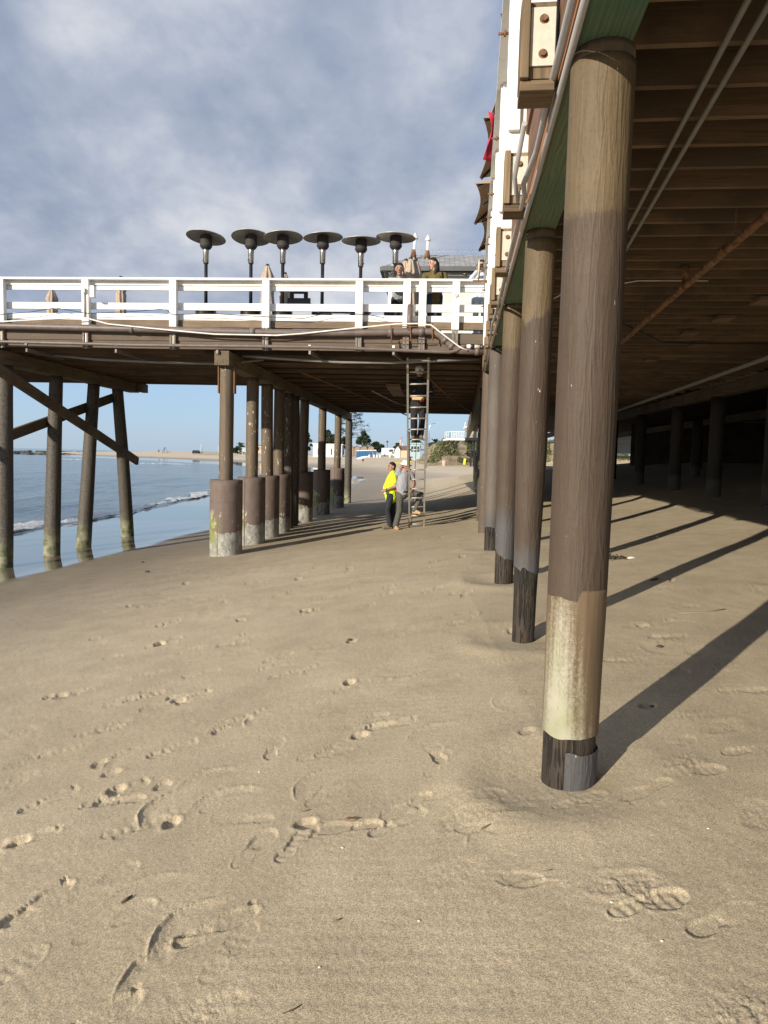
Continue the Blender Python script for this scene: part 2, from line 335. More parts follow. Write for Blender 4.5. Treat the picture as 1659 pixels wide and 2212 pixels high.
def sea_pile_mat(name, base=(0.066, 0.050, 0.036), weed=True):
    m, g, b = material(name); v, raw, rnd = g.obj(); z = g.sep(raw)[2]
    st = g.noise(g.map(v, (16, 16, 1.6)), 1.0, 5, 0.6, 0.6); n = g.noise(v, 5, 5, 0.65); fine = g.noise(v, 40, 4, 0.7)
    c = g.ramp(st, [(0.3, tuple(q*0.62 for q in base)), (0.55, base), (0.75, tuple(q*1.35 for q in base))])
    spk = g.math('MULTIPLY', g.ramp(g.noise(g.map(v, (24, 24, 7)), 1.0, 3, 0.6), [(0.64, 0.0), (0.67, 1.0)]), g.ramp(g.noise(v, 1.6, 2, 0.5), [(0.50, 0.0), (0.57, 1.0)]))
    c = g.mix(spk, c, (0.62, 0.57, 0.45))
    if weed:
        e = g.math('ADD', z, g.math('MULTIPLY', g.math('SUBTRACT', n, 0.5), 0.6))
        c = g.mix(g.ramp(e, [(1.15, 1.0), (1.5, 0.0)]), c, g.mix(g.ramp(fine, [(0.4, 0.0), (0.62, 1.0)]), (0.030, 0.025, 0.021), (0.125, 0.105, 0.080)))
        c = g.mix(g.ramp(e, [(0.35, 0.9), (0.75, 0.0)]), c, g.mix(g.ramp(n, [(0.4, 0.0), (0.6, 1.0)]), (0.075, 0.085, 0.028), (0.27, 0.26, 0.17)))
    setb(g, b, Base_Color=c, Roughness=0.7, Normal=g.bump(g.math('ADD', st, g.math('MULTIPLY', fine, 0.3)), 0.5, 0.012)); return m
M['jacket'] = jacket_mat(); M['sleeve'] = mesh_sleeve()
M['sea_pile'] = sea_pile_mat('tidal_pile_wood'); M['mid_pile'] = sea_pile_mat('brown_pile_wood', (0.125, 0.092, 0.062), False)
M['dark_pile'] = sea_pile_mat('creosote_pile_wood', (0.085, 0.070, 0.055), False)

# ------------------------------------------------------------------ terrain height
SHORE = [(-13.2, -400), (-12.6, -5), (-12.2, 15), (-11.5, 30), (-11.2, 44), (-13, 80), (-30, 155), (-80, 228), (-150, 300), (-215, 400),
         (-190, 450), (-60, 520), (900, 900), (3000, 900), (3000, -400)]
SEA_Z = -1.25
def shore_dist(x, y):
    P = np.array(SHORE, float); best = np.full(x.shape, 1e9); inside = np.zeros(x.shape, bool)
    n = len(P)
    for i in range(n):
        a, b = P[i], P[(i+1) % n]; ab = b-a; t = np.clip(((x-a[0])*ab[0]+(y-a[1])*ab[1])/(ab@ab), 0, 1)
        best = np.minimum(best, np.hypot(x-a[0]-t*ab[0], y-a[1]-t*ab[1]))
        cond = ((a[1] > y) != (b[1] > y)) & (x < (b[0]-a[0])*(y-a[1])/(b[1]-a[1]+1e-12)+a[0])
        inside ^= cond
    return np.where(inside, best, -best)
def vnoise(x, y, seed=0):
    xi = np.floor(x).astype(np.int64); yi = np.floor(y).astype(np.int64); fx = x-xi; fy = y-yi
    fx = fx*fx*(3-2*fx); fy = fy*fy*(3-2*fy)
    def h(a, b):
        k = (a*374761393+b*668265263+seed*974634777) & 0x7fffffff
        k = ((k ^ (k >> 13))*1274126177) & 0x7fffffff; return ((k ^ (k >> 16)) & 0xffff)/65535.0
    return (h(xi, yi)*(1-fx)+h(xi+1, yi)*fx)*(1-fy)+(h(xi, yi+1)*(1-fx)+h(xi+1, yi+1)*fx)*fy-0.5
def base_h(x, y):
    x = np.asarray(x, float); y = np.asarray(y, float)
    d = shore_dist(x, y)
    sc = np.interp(y, [-50, 9, 17, 36, 80, 140, 300], [1.0, 1.0, 0.86, 0.62, 0.42, 0.40, 0.40])
    wz = np.clip((x-2)/6, 0, 1)*np.clip((75-y)/25, 0, 1); sc = sc*(1-wz)+wz
    d2 = np.where(d > 0, d*sc, d*0.35)
    z = SEA_Z+np.interp(d2, [-60, -8, 0, 4.2, 8.5, 13.3, 14.6, 19, 24, 30, 60, 300], [-3.5, -0.8, 0, 0.25, 0.73, 1.36, 1.43, 1.74, 2.28, 2.90, 3.05, 3.1])
    near = np.clip(1-np.hypot(x, y)/120, 0, 1)
    z = z+near*(0.032*vnoise(x/1.9, y/1.9, 3)+0.010*vnoise(x/0.55, y/0.55, 4))*np.clip((z-SEA_Z-0.12)/0.4, 0, 1)
    fy = np.clip((y-90)/60, 0, 1); z = z+fy*0.35*vnoise(x/14, y/14, 8)*(z > SEA_Z+0.3)
    return z
def gz(x, y): return float(base_h(np.array([x]), np.array([y]))[0])
def ground_px(px, py):
    """world point where a photo position meets the beach (used once to place things on it)"""
    z = 0.0
    for _ in range(12):
        p = atZ(px, py, z); z = 0.5*z+0.5*gz(p.x, p.y)
    p = atZ(px, py, z); return p

# main pier frame: u to the right, v along the row; crossing pier frame likewise
AB, AA = radians(6.1), radians(4.2)
OB, OA = Vector((0.91, 3.3, 0)), Vector((-3.4, 15.0, 0))
def frame(o, a): return Matrix.Translation(o) @ Matrix.Rotation(-a, 4, 'Z')
FB, FA = frame(OB, AB), frame(OA, AA)
def B(u, v, z=0): return FB @ Vector((u, v, z))
def A(u, v, z=0): return FA @ Vector((u, v, z))
def onA(x, y, v):   # point of the sight line on the vertical plane v of the crossing pier, in A coordinates
    d = ray(x, y); iF = FA.inverted(); o = iF @ CAM; q = iF.to_3x3() @ d; t = (v-o.y)/q.y; return o+q*t

# ------------------------------------------------------------------ sand
def build_sand():
    dth = 0.00145
    ang = np.concatenate([np.linspace(-pi, -0.72, 60, endpoint=False), np.arange(-0.72, 0.72, dth), np.linspace(0.72, pi, 60)])
    dn = []; a = radians(58)
    while a > radians(0.9): dn.append(1.6/math.tan(a)); a -= 0.0016 if a > radians(4) else 0.0010
    rad = np.array([0.25]+dn); r = rad[-1]; ext = []
    while r < 6000: r *= 1.03; ext.append(r)
    rad = np.concatenate([rad, ext])
    T, R = np.meshgrid(ang, rad); X = np.sin(T)*R; Y = np.cos(T)*R
    Z = base_h(X.ravel(), Y.ravel()).reshape(X.shape)
    # ---- prints and marks pressed into the sand
    STAMP = 0.46
    def stamp(cx, cy, th, kind, amp=1.0, sz=1.0, seed=0):
        m = (abs(X-cx) < 0.45*sz) & (abs(Y-cy) < 0.45*sz)
        if not m.any(): return
        x = X[m]-cx; y = Y[m]-cy
        a_ = (x*sin(th)+y*cos(th))/sz; b_ = (x*cos(th)-y*sin(th))/sz
        wob = vnoise(x*26+seed*3.1, y*26, seed)*0.5+vnoise(x*60, y*60+seed, seed+1)*0.3
        crumb = 0.6*vnoise(x*60, y*60, seed+5)+0.5*vnoise(x*140, y*140, seed+6)+0.3*vnoise(x*270, y*270, seed+7)
        ball = np.hypot((a_-0.065)/0.088, (b_-0.006)/0.050); heel = np.hypot((a_+0.09)/0.058, (b_)/0.036)
        mid = np.hypot(a_/0.10, (b_+0.004)/0.030); f = np.minimum(np.minimum(ball, heel), mid)-1+wob*0.16
        sm = lambda e0, e1, q: np.clip((q-e0)/(e1-e0), 0, 1)**2*(3-2*np.clip((q-e0)/(e1-e0), 0, 1))
        if kind == 'shoe':
            inn = 1-sm(-0.10, 0.03, f); tread = np.sin(a_*150)*0.0022*inn*(seed % 3 == 0)
            rim = np.exp(-((f-0.10)/0.09)**2)*0.0042*(0.55+0.6*np.sin(np.arctan2(b_, a_)*1+seed))
            dz = -0.013*inn*(0.6+0.5*np.cos(np.arctan2(b_, a_)+seed*1.7))+tread+rim+crumb*0.0035*np.exp(-(np.maximum(f, 0)/0.25)**2)
        elif kind == 'bare':
            toes = np.full(x.shape, 9.0)
            for k in range(5): toes = np.minimum(toes, np.hypot((a_-0.150+0.012*k)/0.016, (b_+0.038-0.020*k)/0.011))
            f2 = np.minimum(f, toes-1); inn = 1-sm(-0.14, 0.05, f2)
            dz = -0.020*inn*(0.7+0.5*(heel < 1.3))+np.exp(-((f2-0.13)/0.10)**2)*0.004+crumb*0.004*np.exp(-(np.maximum(f, 0)/0.3)**2)
        elif kind == 'hole':
            q = np.hypot(a_/0.055, b_/0.040)+wob*0.3
            dz = -0.050*(1-sm(0.70, 1.0, q))+0.007*np.exp(-((q-1.25)/0.22)**2)+crumb*0.006*np.exp(-(q/2.2)**2)
        elif kind == 'scuff':
            q = np.hypot(a_/0.15, b_/0.075)+wob*0.5
            dz = (crumb*0.011-0.006)*(1-sm(0.5, 1.15, q))+0.003*np.exp(-((q-1.1)/0.2)**2)
        elif kind == 'ridge':
            arc = abs(b_-3.0*a_*a_+0.03+wob*0.012); along = 1-sm(0.10, 0.20, abs(a_))
            dz = along*(0.018*np.exp(-(arc/0.007)**2)-0.008*np.exp(-((b_-3.0*a_*a_-0.03)/0.035)**2))+crumb*0.006*along*np.exp(-(arc/0.05)**2)
        else:  # mound of kicked-up sand
            q = np.hypot(a_/0.17, b_/0.10)+wob*0.5
            dz = (0.006+crumb*0.017)*(1-sm(0.2, 1.2, q))
        Z[m] += dz*amp*STAMP
    marks = [(250,1706,.6,'hole',.9),(262,1712,.5,'bare',1.0),(322,1745,.5,'ridge',1.2),(292,1785,.9,'shoe',1.),(370,1778,0,'hole',.9),
      (40,1818,.9,'hole',1.1),(50,1812,.9,'bare',1.1),(105,1728,.8,'bare',.8),(22,1690,.6,'scuff',1.),(478,1712,.8,'ridge',1.1),(487,1725,.9,'shoe',.7),
      (548,1832,.3,'shoe',1.),(640,1820,.2,'shoe',1.1),(78,1952,.8,'bare',1.2),(246,1990,.6,'shoe',.7),(330,2065,.7,'ridge',1.2),
      (375,1990,.75,'ridge',1.4),(466,2000,.7,'bare',1.0),(495,2055,.5,'shoe',.5),(225,1905,.7,'shoe',.6),(300,1910,.7,'ridge',.5),(10,2110,.7,'shoe',.9),(195,2206,.8,'bare',1.),
      (420,2203,.7,'scuff',1.1),(940,1625,.1,'shoe',1.2),(943,1650,.1,'shoe',.6),(1012,1768,1.3,'scuff',1.),(1050,1783,1.1,'ridge',.6),(1060,1790,1.4,'shoe',.6),
      (1345,1905,1.8,'scuff',1.3),(1400,1950,1.3,'shoe',1.7),(1375,1925,1.6,'mound',.9),(1480,1650,1.2,'mound',1.4),(1500,1665,1.2,'shoe',.9),(1645,1760,.5,'scuff',1.1),(1560,1985,1.4,'shoe',1.),
      (1620,2195,1.0,'mound',1.1),(1085,1895,1.9,'shoe',.8),(1130,1915,1.4,'ridge',.4),(965,1885,.9,'scuff',.6),(790,1556,1.2,'shoe',1.),(815,1566,1.1,'ridge',.5),(725,1612,.5,'shoe',.7),
      (590,1615,.3,'shoe',1.),(492,1560,.7,'ridge',.9),(500,1566,.6,'bare',.8),(755,1474,.4,'hole',1.1),(760,1482,.6,'shoe',.8),(970,1350,1.,'shoe',1.),(982,1392,1.,'scuff',.9),(1090,1425,1.2,'mound',.9),
      (1158,1486,1.1,'scuff',.8),(345,1390,.9,'hole',1.3),(350,1392,1.,'shoe',1.2),(412,1404,1.1,'scuff',1.3),(470,1394,1.2,'shoe',1.),(498,1392,1.2,'shoe',1.),(130,1503,1.,'hole',1.1),(138,1500,1.,'bare',1.1),
      (258,1515,1.,'scuff',1.4),(312,1504,1.,'shoe',1.3),(405,1500,.9,'shoe',1.3),(418,1506,.9,'bare',.9),(330,1455,1.1,'scuff',1.1),(435,1455,1.1,'shoe',1.),(240,1568,.9,'scuff',1.1),(215,1578,.9,'shoe',1.1),(62,1640,.6,'scuff',1.),
      (42,1582,.9,'scuff',.9),(372,1618,.6,'bare',.7),(258,1632,.7,'ridge',.8),(215,1650,.5,'hole',.5),(140,1620,.8,'shoe',.6),(600,1420,1.,'shoe',1.2),(590,1440,1.,'ridge',.8),(622,1455,1.,'shoe',.9),(548,1545,.7,'ridge',.8),
      (440,1672,.7,'ridge',.8),(655,1690,.5,'ridge',.6),(700,1710,.6,'shoe',.5),(660,1318,1.,'hole',1.2),(664,1322,1.,'shoe',1.2),(587,1290,1.1,'scuff',1.),(512,1330,1.2,'scuff',1.),(465,1290,1.2,'shoe',.9),(705,1290,1.1,'shoe',.9),
      (640,1240,1.2,'scuff',1.2),(690,1225,1.2,'shoe',1.1),(735,1255,1.1,'shoe',1.),(760,1385,.8,'hole',.7),(850,1265,1.,'shoe',1.),(905,1300,1.,'shoe',.8),(1000,1255,1.,'scuff',.9),(1015,1225,1.,'scuff',1.),(955,1210,1.,'shoe',1.),
      (1340,1290,1.3,'mound',1.),(1430,1385,1.3,'mound',1.5),(1480,1310,1.3,'scuff',1.3),(1555,1440,1.2,'mound',1.1),(1605,1490,1.3,'shoe',1.2),(1562,1568,1.2,'scuff',1.2),(1490,1545,1.1,'mound',1.),(1350,1425,1.2,'shoe',1.1),(1455,1455,1.2,'shoe',1.1),
      (1400,1525,1.,'hole',.8),(1620,1620,1.3,'shoe',.9),(1510,1405,1.2,'scuff',1.),(1420,1270,1.2,'shoe',1.),(1600,1385,1.,'scuff',1.3),(1370,1350,1.,'scuff',1.2),(1450,1340,1.1,'ridge',1.),(900,1165,1.3,'scuff',1.2),(850,1165,1.2,'scuff',1.2),
      (930,1150,1.2,'scuff',1.2),(820,1150,1.2,'scuff',1.),(880,1152,1.2,'mound',.9)]
    for i, (px, py, th, k, amp) in enumerate(marks):
        p = ground_px(px, py); D = sqrt(p.x**2+p.y**2)
        stamp(p.x, p.y, th+0.3*math.sin(i*2.3), k, amp*(1.0+0.05*D), 1.0+0.012*D, i)
    for i in range(420):
        t = random.random(); y = 3.0+t*t*19; x = random.uniform(-0.46, 0.45)*y
        if x < -1.9-0.16*y or (x > 0.35*y and random.random() < 0.3): continue
        if y < 6 and random.random() < 0.75: continue
        stamp(x, y, random.gauss(1.0 if x < 2 else 1.3, 0.5)+(pi if random.random() < .4 else 0), random.choice(['shoe', 'shoe', 'shoe', 'bare', 'scuff', 'ridge', 'hole', 'shoe']), random.uniform(.35, 1.0)*(1+0.03*y), 1.0+0.01*y, 200+i)
    for i in range(160):       # churned dry sand under the pier
        v = random.uniform(4, 26); u = random.uniform(3.5, 12) if v > 9 else random.uniform(2.5, 6); p = B(u, v)
        stamp(p.x, p.y, random.uniform(0, 6), random.choice(['mound', 'scuff', 'mound', 'shoe']), random.uniform(.8, 2.2), random.uniform(1.2, 2.0), 700+i)
    # scour round the first piles, faint wind ripples
    for v, amp in ((0, 0.045), (2.5, 0.04), (5.25, 0.04), (8.5, 0.03)):
        p = B(0, v); rr = np.hypot(X-p.x, (Y-p.y)); Z += -amp*np.exp(-(rr/0.30)**2)+amp*0.5*np.exp(-((rr-0.50)/0.13)**2)*(0.6+0.8*np.clip((p.x-X), -1, 1))
    nm = R < 14; Z[nm] += (0.0009*np.sin((Y[nm]+0.16*X[nm])*85+3*vnoise(X[nm]*1.3, Y[nm]*1.3, 21))*np.clip(vnoise(X[nm]*0.6, Y[nm]*0.6, 22)*3+0.35, 0, 1)
                   +0.0020*vnoise(X[nm]*28, Y[nm]*28, 31)*np.clip(vnoise(X[nm]*1.1, Y[nm]*1.1, 32)*3+0.4, 0, 1)+0.0014*vnoise(X[nm]*70, Y[nm]*70, 33))
    n, m_ = X.shape
    co = np.stack([X, Y, Z], -1).reshape(-1, 3).astype(np.float32)
    i0 = (np.arange(n-1)[:, None]*m_+np.arange(m_-1)[None]).ravel()
    q = np.stack([i0, i0+1, i0+m_+1, i0+m_], -1).astype(np.int32)
    me = bpy.data.meshes.new('sand'); me.vertices.add(len(co)); me.vertices.foreach_set('co', co.ravel())
    me.loops.add(q.size); me.loops.foreach_set('vertex_index', q.ravel()[::-1].copy())
    me.polygons.add(len(q)); me.polygons.foreach_set('loop_start', np.arange(0, q.size, 4, dtype=np.int32)); me.polygons.foreach_set('loop_total', np.full(len(q), 4, np.int32))
    me.polygons.foreach_set('use_smooth', np.ones(len(q), bool)); me.update(); me.validate()
    m, g, b = material('beach_sand'); tc = g.N.new('ShaderNodeTexCoord'); v = tc.outputs['Object']; z = g.sep(v)[2]
    nb = g.noise(v, 0.35, 4, 0.6); nm2 = g.noise(v, 2.6, 5, 0.65); gr = g.noise(v, 210, 2, 0.6); gr2 = g.noise(v, 75, 3, 0.65); fl = g.noise(v, 900, 1, 0.5)
    c = g.ramp(nb, [(0.3, (0.435, 0.357, 0.240)), (0.7, (0.505, 0.42, 0.292))])
    c = g.mix(1.0, c, g.ramp(nm2, [(0.3, 0.86), (0.7, 1.10)]), 'MULTIPLY')
    c = g.mix(1.0, c, g.ramp(gr, [(0.34, 0.60), (0.5, 1.0), (0.66, 1.34)]), 'MULTIPLY')
    c = g.mix(1.0, c, g.ramp(gr2, [(0.3, 0.84), (0.7, 1.12)]), 'MULTIPLY')
    c = g.mix(g.ramp(g.vor(v, 26), [(0.045, 0.55), (0.06, 0.0)]), c, (0.10, 0.075, 0.05))
    c = g.mix(g.ramp(g.vor(g.map(v, (1, 1, 1), (4.3, 1.1, 2)), 7), [(0.018, 0.8), (0.024, 0.0)]), c, (0.62, 0.56, 0.46))
    dry = g.n('ShaderNodeMapRange', None, Value=g.sep(v)[1], From_Min=30.0, From_Max=75.0, To_Min=0.0, To_Max=1.0).outputs[0]
    c = g.mix(dry, c, g.mix(g.noise(v, 0.12, 4, 0.6), (0.52, 0.43, 0.30), (0.66, 0.56, 0.42)))
    zn = g.math('ADD', z, g.math('MULTIPLY', g.math('SUBTRACT', g.noise(v, 0.5, 3, 0.5), 0.5), 0.10))
    damp = g.n('ShaderNodeMapRange', None, Value=zn, From_Min=-0.34, From_Max=-0.80, To_Min=0.0, To_Max=1.0).outputs[0]
    wet = g.n('ShaderNodeMapRange', None, Value=zn, From_Min=-0.915, From_Max=-0.955, To_Min=0.0, To_Max=1.0).outputs[0]
    c = g.mix(damp, c, g.mix(1.0, c, (0.56, 0.55, 0.56), 'MULTIPLY'))
    c = g.mix(wet, c, g.mix(1.0, c, (0.62, 0.62, 0.64), 'MULTIPLY'))
    bw = g.math('SUBTRACT', 1.0, g.math('MULTIPLY', wet, 0.97))
    h = g.math('ADD', g.math('MULTIPLY', gr, 0.6), g.math('MULTIPLY', gr2, 0.6))
    bn = g.n('ShaderNodeBump', None, Strength=g.math('MULTIPLY', bw, 0.55), Distance=0.004, Height=h).outputs[0]
    setb(g, b, Base_Color=c, Roughness=g.math('SUBTRACT', 0.92, g.math('ADD', g.math('MULTIPLY', damp, 0.25), g.math('MULTIPLY', wet, 0.62))), Specular_IOR_Level=0.3, Normal=bn)
    me.materials.append(m); o = bpy.data.objects.new('beach_sand', me); COL.objects.link(o); tag(o, kind='structure')
build_sand()
if False: print('GZ', [round(gz(*B(0, v).xy), 3) for v in (0, 2.5, 5.25, 8.4)], gz(-3.3, 15.2), gz(.7, 17.5))

# ------------------------------------------------------------------ sea, wash foam
def shore_x(y):
    P = SHORE[:10]; ys = [p[1] for p in P]; xs = [p[0] for p in P]; return np.interp(y, ys, xs)
def build_sea():
    xs = np.concatenate([-np.geomspace(9000, 45, 60), np.arange(-44, 0, 0.22), [20, 500]]); ys = np.concatenate([[-300, -50], np.arange(5, 70, 0.25), np.geomspace(70, 9000, 110)])
    X, Y = np.meshgrid(xs, ys); d = shore_x(np.clip(Y, -400, 400))-X
    sw = np.where((Y > 5) & (Y < 90), 1, 0.3)
    Z = SEA_Z+sw*(0.045*np.exp(-((d-1.2-0.7*np.sin(Y*0.31))/0.5)**2)*(0.6+vnoise(Y*0.35, X*0.1, 2))+0.035*np.sin((d-5)/4.2*2*pi+0.5*np.sin(Y*.2))*np.exp(-((d-9)/8)**2)+0.085*vnoise(X*0.55, Y*0.22, 5)*np.clip(d/4, 0, 1)+0.055*vnoise(X*1.5, Y*0.6, 6)*np.clip(d/4, 0, 1))
    n, k = X.shape; mb = MB(); me = bpy.data.meshes.new('sea')
    fs = [(i*k+j, i*k+j+1, (i+1)*k+j+1, (i+1)*k+j) for i in range(n-1) for j in range(k-1)]
    me.from_pydata(np.stack([X, Y, Z], -1).reshape(-1, 3).tolist(), [], fs); me.polygons.foreach_set('use_smooth', [True]*len(fs))
    m, g, b = material('sea_water'); v = g.N.new('ShaderNodeTexCoord').outputs['Object']
    w1 = g.noise(g.map(v, (1.6, 0.45, 1), rot=(0, 0, 0.2)), 1.6, 5, 0.6, 0.4); w2 = g.noise(g.map(v, (0.3, 0.06, 1), rot=(0, 0, 0.15)), 1.0, 4, 0.6)
    h = g.math('ADD', g.math('MULTIPLY', w1, 0.35), g.math('MULTIPLY', w2, 1.0))
    yy = g.sep(v)[1]; foamn = g.noise(g.map(v, (0.6, 0.10, 1)), 0.35, 5, 0.65)
    c = g.mix(g.ramp(w2, [(0.35, 0.0), (0.65, 1.0)]), (0.030, 0.065, 0.080), (0.10, 0.15, 0.155))
    setb(g, b, Base_Color=c, Roughness=0.12, Specular_IOR_Level=0.5, IOR=1.33, Normal=g.bump(h, 0.9, 0.45))
    me.materials.append(m); o = bpy.data.objects.new('sea', me); COL.objects.link(o); tag(o, kind='structure')
    # foam of the spent wave along the shore: ragged low lumps, one uncountable mass
    fm, fg, fbs = material('sea_foam'); v = fg.N.new('ShaderNodeTexCoord').outputs['Object']; at_ = fg.n('ShaderNodeAttribute', {'attribute_name': 'dens'})
    nz = fg.noise(v, 2.2, 6, 0.7, 0.6); nz2 = fg.noise(v, 9.0, 4, 0.7)
    a_ = fg.math('ADD', fg.math('MULTIPLY', nz, 0.9), fg.math('MULTIPLY', nz2, 0.5)); a_ = fg.math('ADD', a_, fg.math('MULTIPLY', at_.outputs['Fac'], 0.62))
    setb(fg, fbs, Base_Color=fg.mix(fg.ramp(nz2, [(0.35, 0.0), (0.6, 1.0)]), (0.36, 0.38, 0.38), (0.72, 0.72, 0.71)), Roughness=0.6, Alpha=fg.n('ShaderNodeMapRange', None, Value=a_, From_Min=0.98, From_Max=1.12, To_Min=0.0, To_Max=1.0).outputs[0], Normal=fg.bump(fg.math('ADD', nz, nz2), 0.8, 0.06))
    vs = []; fs = []; de = []
    def ribbon(cx, cy, dx, dy, L, wd, hgt, step, cols, follow=False, seed=0):
        n_ = int(L/step); o = len(vs); px_, py_ = -dy, dx
        for i in range(n_+1):
            s_ = i*step; y = cy+dy*s_; x0 = (shore_x(y)-0.25 if follow else cx+dx*s_); endf = 1.0 if follow else max(0.0, math.sin(pi*i/n_))**0.5
            w_ = wd*(0.55+0.45*math.sin(s_*0.31+1+seed)+0.35*math.sin(s_*1.13))*(1+0.010*(y if follow else 0)); w_ = max(0.35*wd, w_)*max(0.05, endf)
            sh = 0.35*math.sin(s_*0.42+seed)+0.18*math.sin(s_*1.7)
            for j in range(cols+1):
                q = j/cols; nx = float(vnoise(np.array(s_*3.1+seed), np.array(q*w_*3.0), 61)); hh_ = hgt*max(0.0, math.sin(pi*q))**0.7*(0.75+1.3*nx)*endf
                if follow: X_, Y_ = x0-sh*0.6-q*w_, y
                else: X_, Y_ = x0+px_*(q-0.5)*w_+sh*px_, y+py_*(q-0.5)*w_+sh*py_
                vs.append((X_, Y_, SEA_Z+0.012+max(0, hh_)+0.02*abs(nx))); de.append((math.sin(pi*min(1, q*1.15+0.02)) if q < 0.9 else 0.25)*(0.5+0.5*endf))
        for i in range(n_):
            for j in range(cols): k0 = o+i*(cols+1)+j; fs.append((k0, k0+1, k0+cols+2, k0+cols+1))
    ribbon(0, 7, 0, 1, 85, 1.25, 0.10, 0.10, 14, True, 1)
    ribbon(-55, 152, 1, 0.25, 13, 2.2, 0.22, 0.25, 8, False, 3); ribbon(-53, 160, 1, 0.2, 7, 1.6, 0.2, 0.25, 8, False, 5); ribbon(-86, 186, 1, 0.1, 7, 2.2, 0.25, 0.25, 8, False, 7)
    ribbon(-330, 470, 1, -0.1, 120, 3.0, 0.35, 1.0, 6, False, 9)
    me2 = bpy.data.meshes.new('foam'); me2.from_pydata(vs, [], fs); me2.polygons.foreach_set('use_smooth', [True]*len(fs))
    at2 = me2.attributes.new('dens', 'FLOAT', 'POINT'); at2.data.foreach_set('value', de); me2.materials.append(fm)
    fo = bpy.data.objects.new('foam', me2); COL.objects.link(fo); tag(fo, 'white ragged foam of small breakers along the water edge', 'foam', kind='stuff')
build_sea()

# ------------------------------------------------------------------ shells for piles
def shell(name, mat, parent, r_of_z, z0, z1, n=40, rows=24, jag=0.0, jfreq=5, seed=0, th0=0.0, th1=2*pi, bend=(0, 0), wob=0.0, top_jag=0.0, lean=None):
    """open tube wrapped round a pile; lower (and upper) hem can be torn"""
    full = abs(th1-th0-2*pi) < 1e-6; R_ = random.Random(seed); ph = [R_.uniform(0, 6.28) for _ in range(8)]
    vs = []; fs = []; nn = n if full else n+1
    def hem(a, j): return j*(0.7*sin(jfreq*a+ph[0])+0.35*sin(2*jfreq*a+ph[1])+(0.5 if sin(a*2+ph[2]) > 0.45 else -0.1)+0.14*sin(7*a+ph[3])+0.09*sin(13*a+ph[4]))
    for i in range(rows+1):
        t = i/rows
        for k in range(nn):
            a = th0+(th1-th0)*k/n; zb = z0+hem(a, jag); zt = z1+hem(a+1.7, top_jag); z = zb+(zt-zb)*t
            r = r_of_z(z)*(1+wob*(sin(3*a+z*1.7+ph[4])*0.5+sin(5*a-z*2.9+ph[5])*0.3+sin(2*a+z*0.8+ph[6])*0.6))
            tz = z; cx = bend[0]*sin(z*0.9+ph[7])+(lean[0]*z if lean else 0); cy = bend[1]*sin(z*1.1+ph[3])+(lean[1]*z if lean else 0)
            vs.append((cx+r*cos(a), cy+r*sin(a), tz))
    for i in range(rows):
        for k in range(n if full else n):
            k2 = (k+1) % nn if full else k+1
            fs.append((i*nn+k, i*nn+k2, (i+1)*nn+k2, (i+1)*nn+k))
    mb = MB(); mb.add(vs, fs, True)
    if full and top_jag == 0: mb.f.append(tuple(rows*nn+k for k in range(nn))); mb.sm.append(False)
    return mb.build(name, mat, parent)

# ================================================================== MAIN PIER (beside and above the camera)
DECK_Z = 4.12
def main_pile(v, label, ztop=3.4, u=0.0, lean=(-0.012, 0.0)):
    p = B(u, v); z0 = gz(p.x, p.y); t = empty('pier_pile', label, 'pier pile', (p.x, p.y, z0), -AB, 'wrapped timber piles of the near pier'); return t, z0, ztop-z0
lean = (0.006, 0.0)
# first pile: tan and brown wrap, resin sleeve, charred foot with a grey patch
t, z0, hh = main_pile(0, 'nearest timber pile, brown wrap over a worn greenish sleeve and charred foot')
rf = lambda z: 0.1265+0.0016*z
shell('timber_foot', M['dark_timber'], t, lambda z: rf(z)-0.004, -0.4, 0.5, 48, 20, wob=0.018, seed=2, lean=lean)
shell('grey_patch', pile_wrap('grey_patch_wrap', 9.0, 9.0), t, lambda z: rf(z)+0.006, -0.1, 0.135, 30, 8, jag=0.0, top_jag=0.006, th0=-1.85, th1=0.6, seed=4, wob=0.004, lean=lean)
shell('resin_sleeve', M['sleeve'], t, lambda z: rf(z)+0.004+0.004*math.exp(-((z-0.8)/0.2)**2), 0.205, 0.90, 56, 40, jag=0.006, jfreq=3, seed=6, wob=0.008, lean=lean)
shell('brown_wrap', pile_wrap('brown_wrap_first', 2.57, 0.2), t, lambda z: rf(z)+0.008, 0.855, hh-0.06, 56, 60, jag=0.006, jfreq=3, seed=9, wob=0.012, lean=lean)
shell('pile_head', M['mid_pile'], t, lambda z: rf(z)+0.002, hh-0.075, hh-0.002, 40, 3, seed=5, wob=0.01, lean=lean)
# second pile
t, z0, hh = main_pile(2.5, 'second pile from the front, paint-streaked tan top and tall split black foot')
rf2 = lambda z: float(np.interp(z, [-0.4, 0.3, 1.5, 2.4, 3.4], [0.094, 0.097, 0.122, 0.123, 0.116]))
rf3 = lambda z: float(np.interp(z, [-0.4, 0.3, 1.6, 3.4], [0.116, 0.119, 0.133, 0.129]))
shell('timber_foot', M['dark_timber'], t, lambda z: rf2(z)-0.006, -0.4, 0.95, 48, 26, wob=0.025, seed=12, lean=lean)
shell('brown_wrap', pile_wrap('brown_wrap_second', 2.62, 0.62, True), t, rf2, 0.58, hh-0.07, 48, 50, jag=0.05, jfreq=1, seed=15, wob=0.014, lean=lean)
shell('pile_head', M['mid_pile'], t, lambda z: rf2(z)-0.004, hh-0.08, hh-0.002, 40, 3, seed=5, wob=0.01, lean=lean)
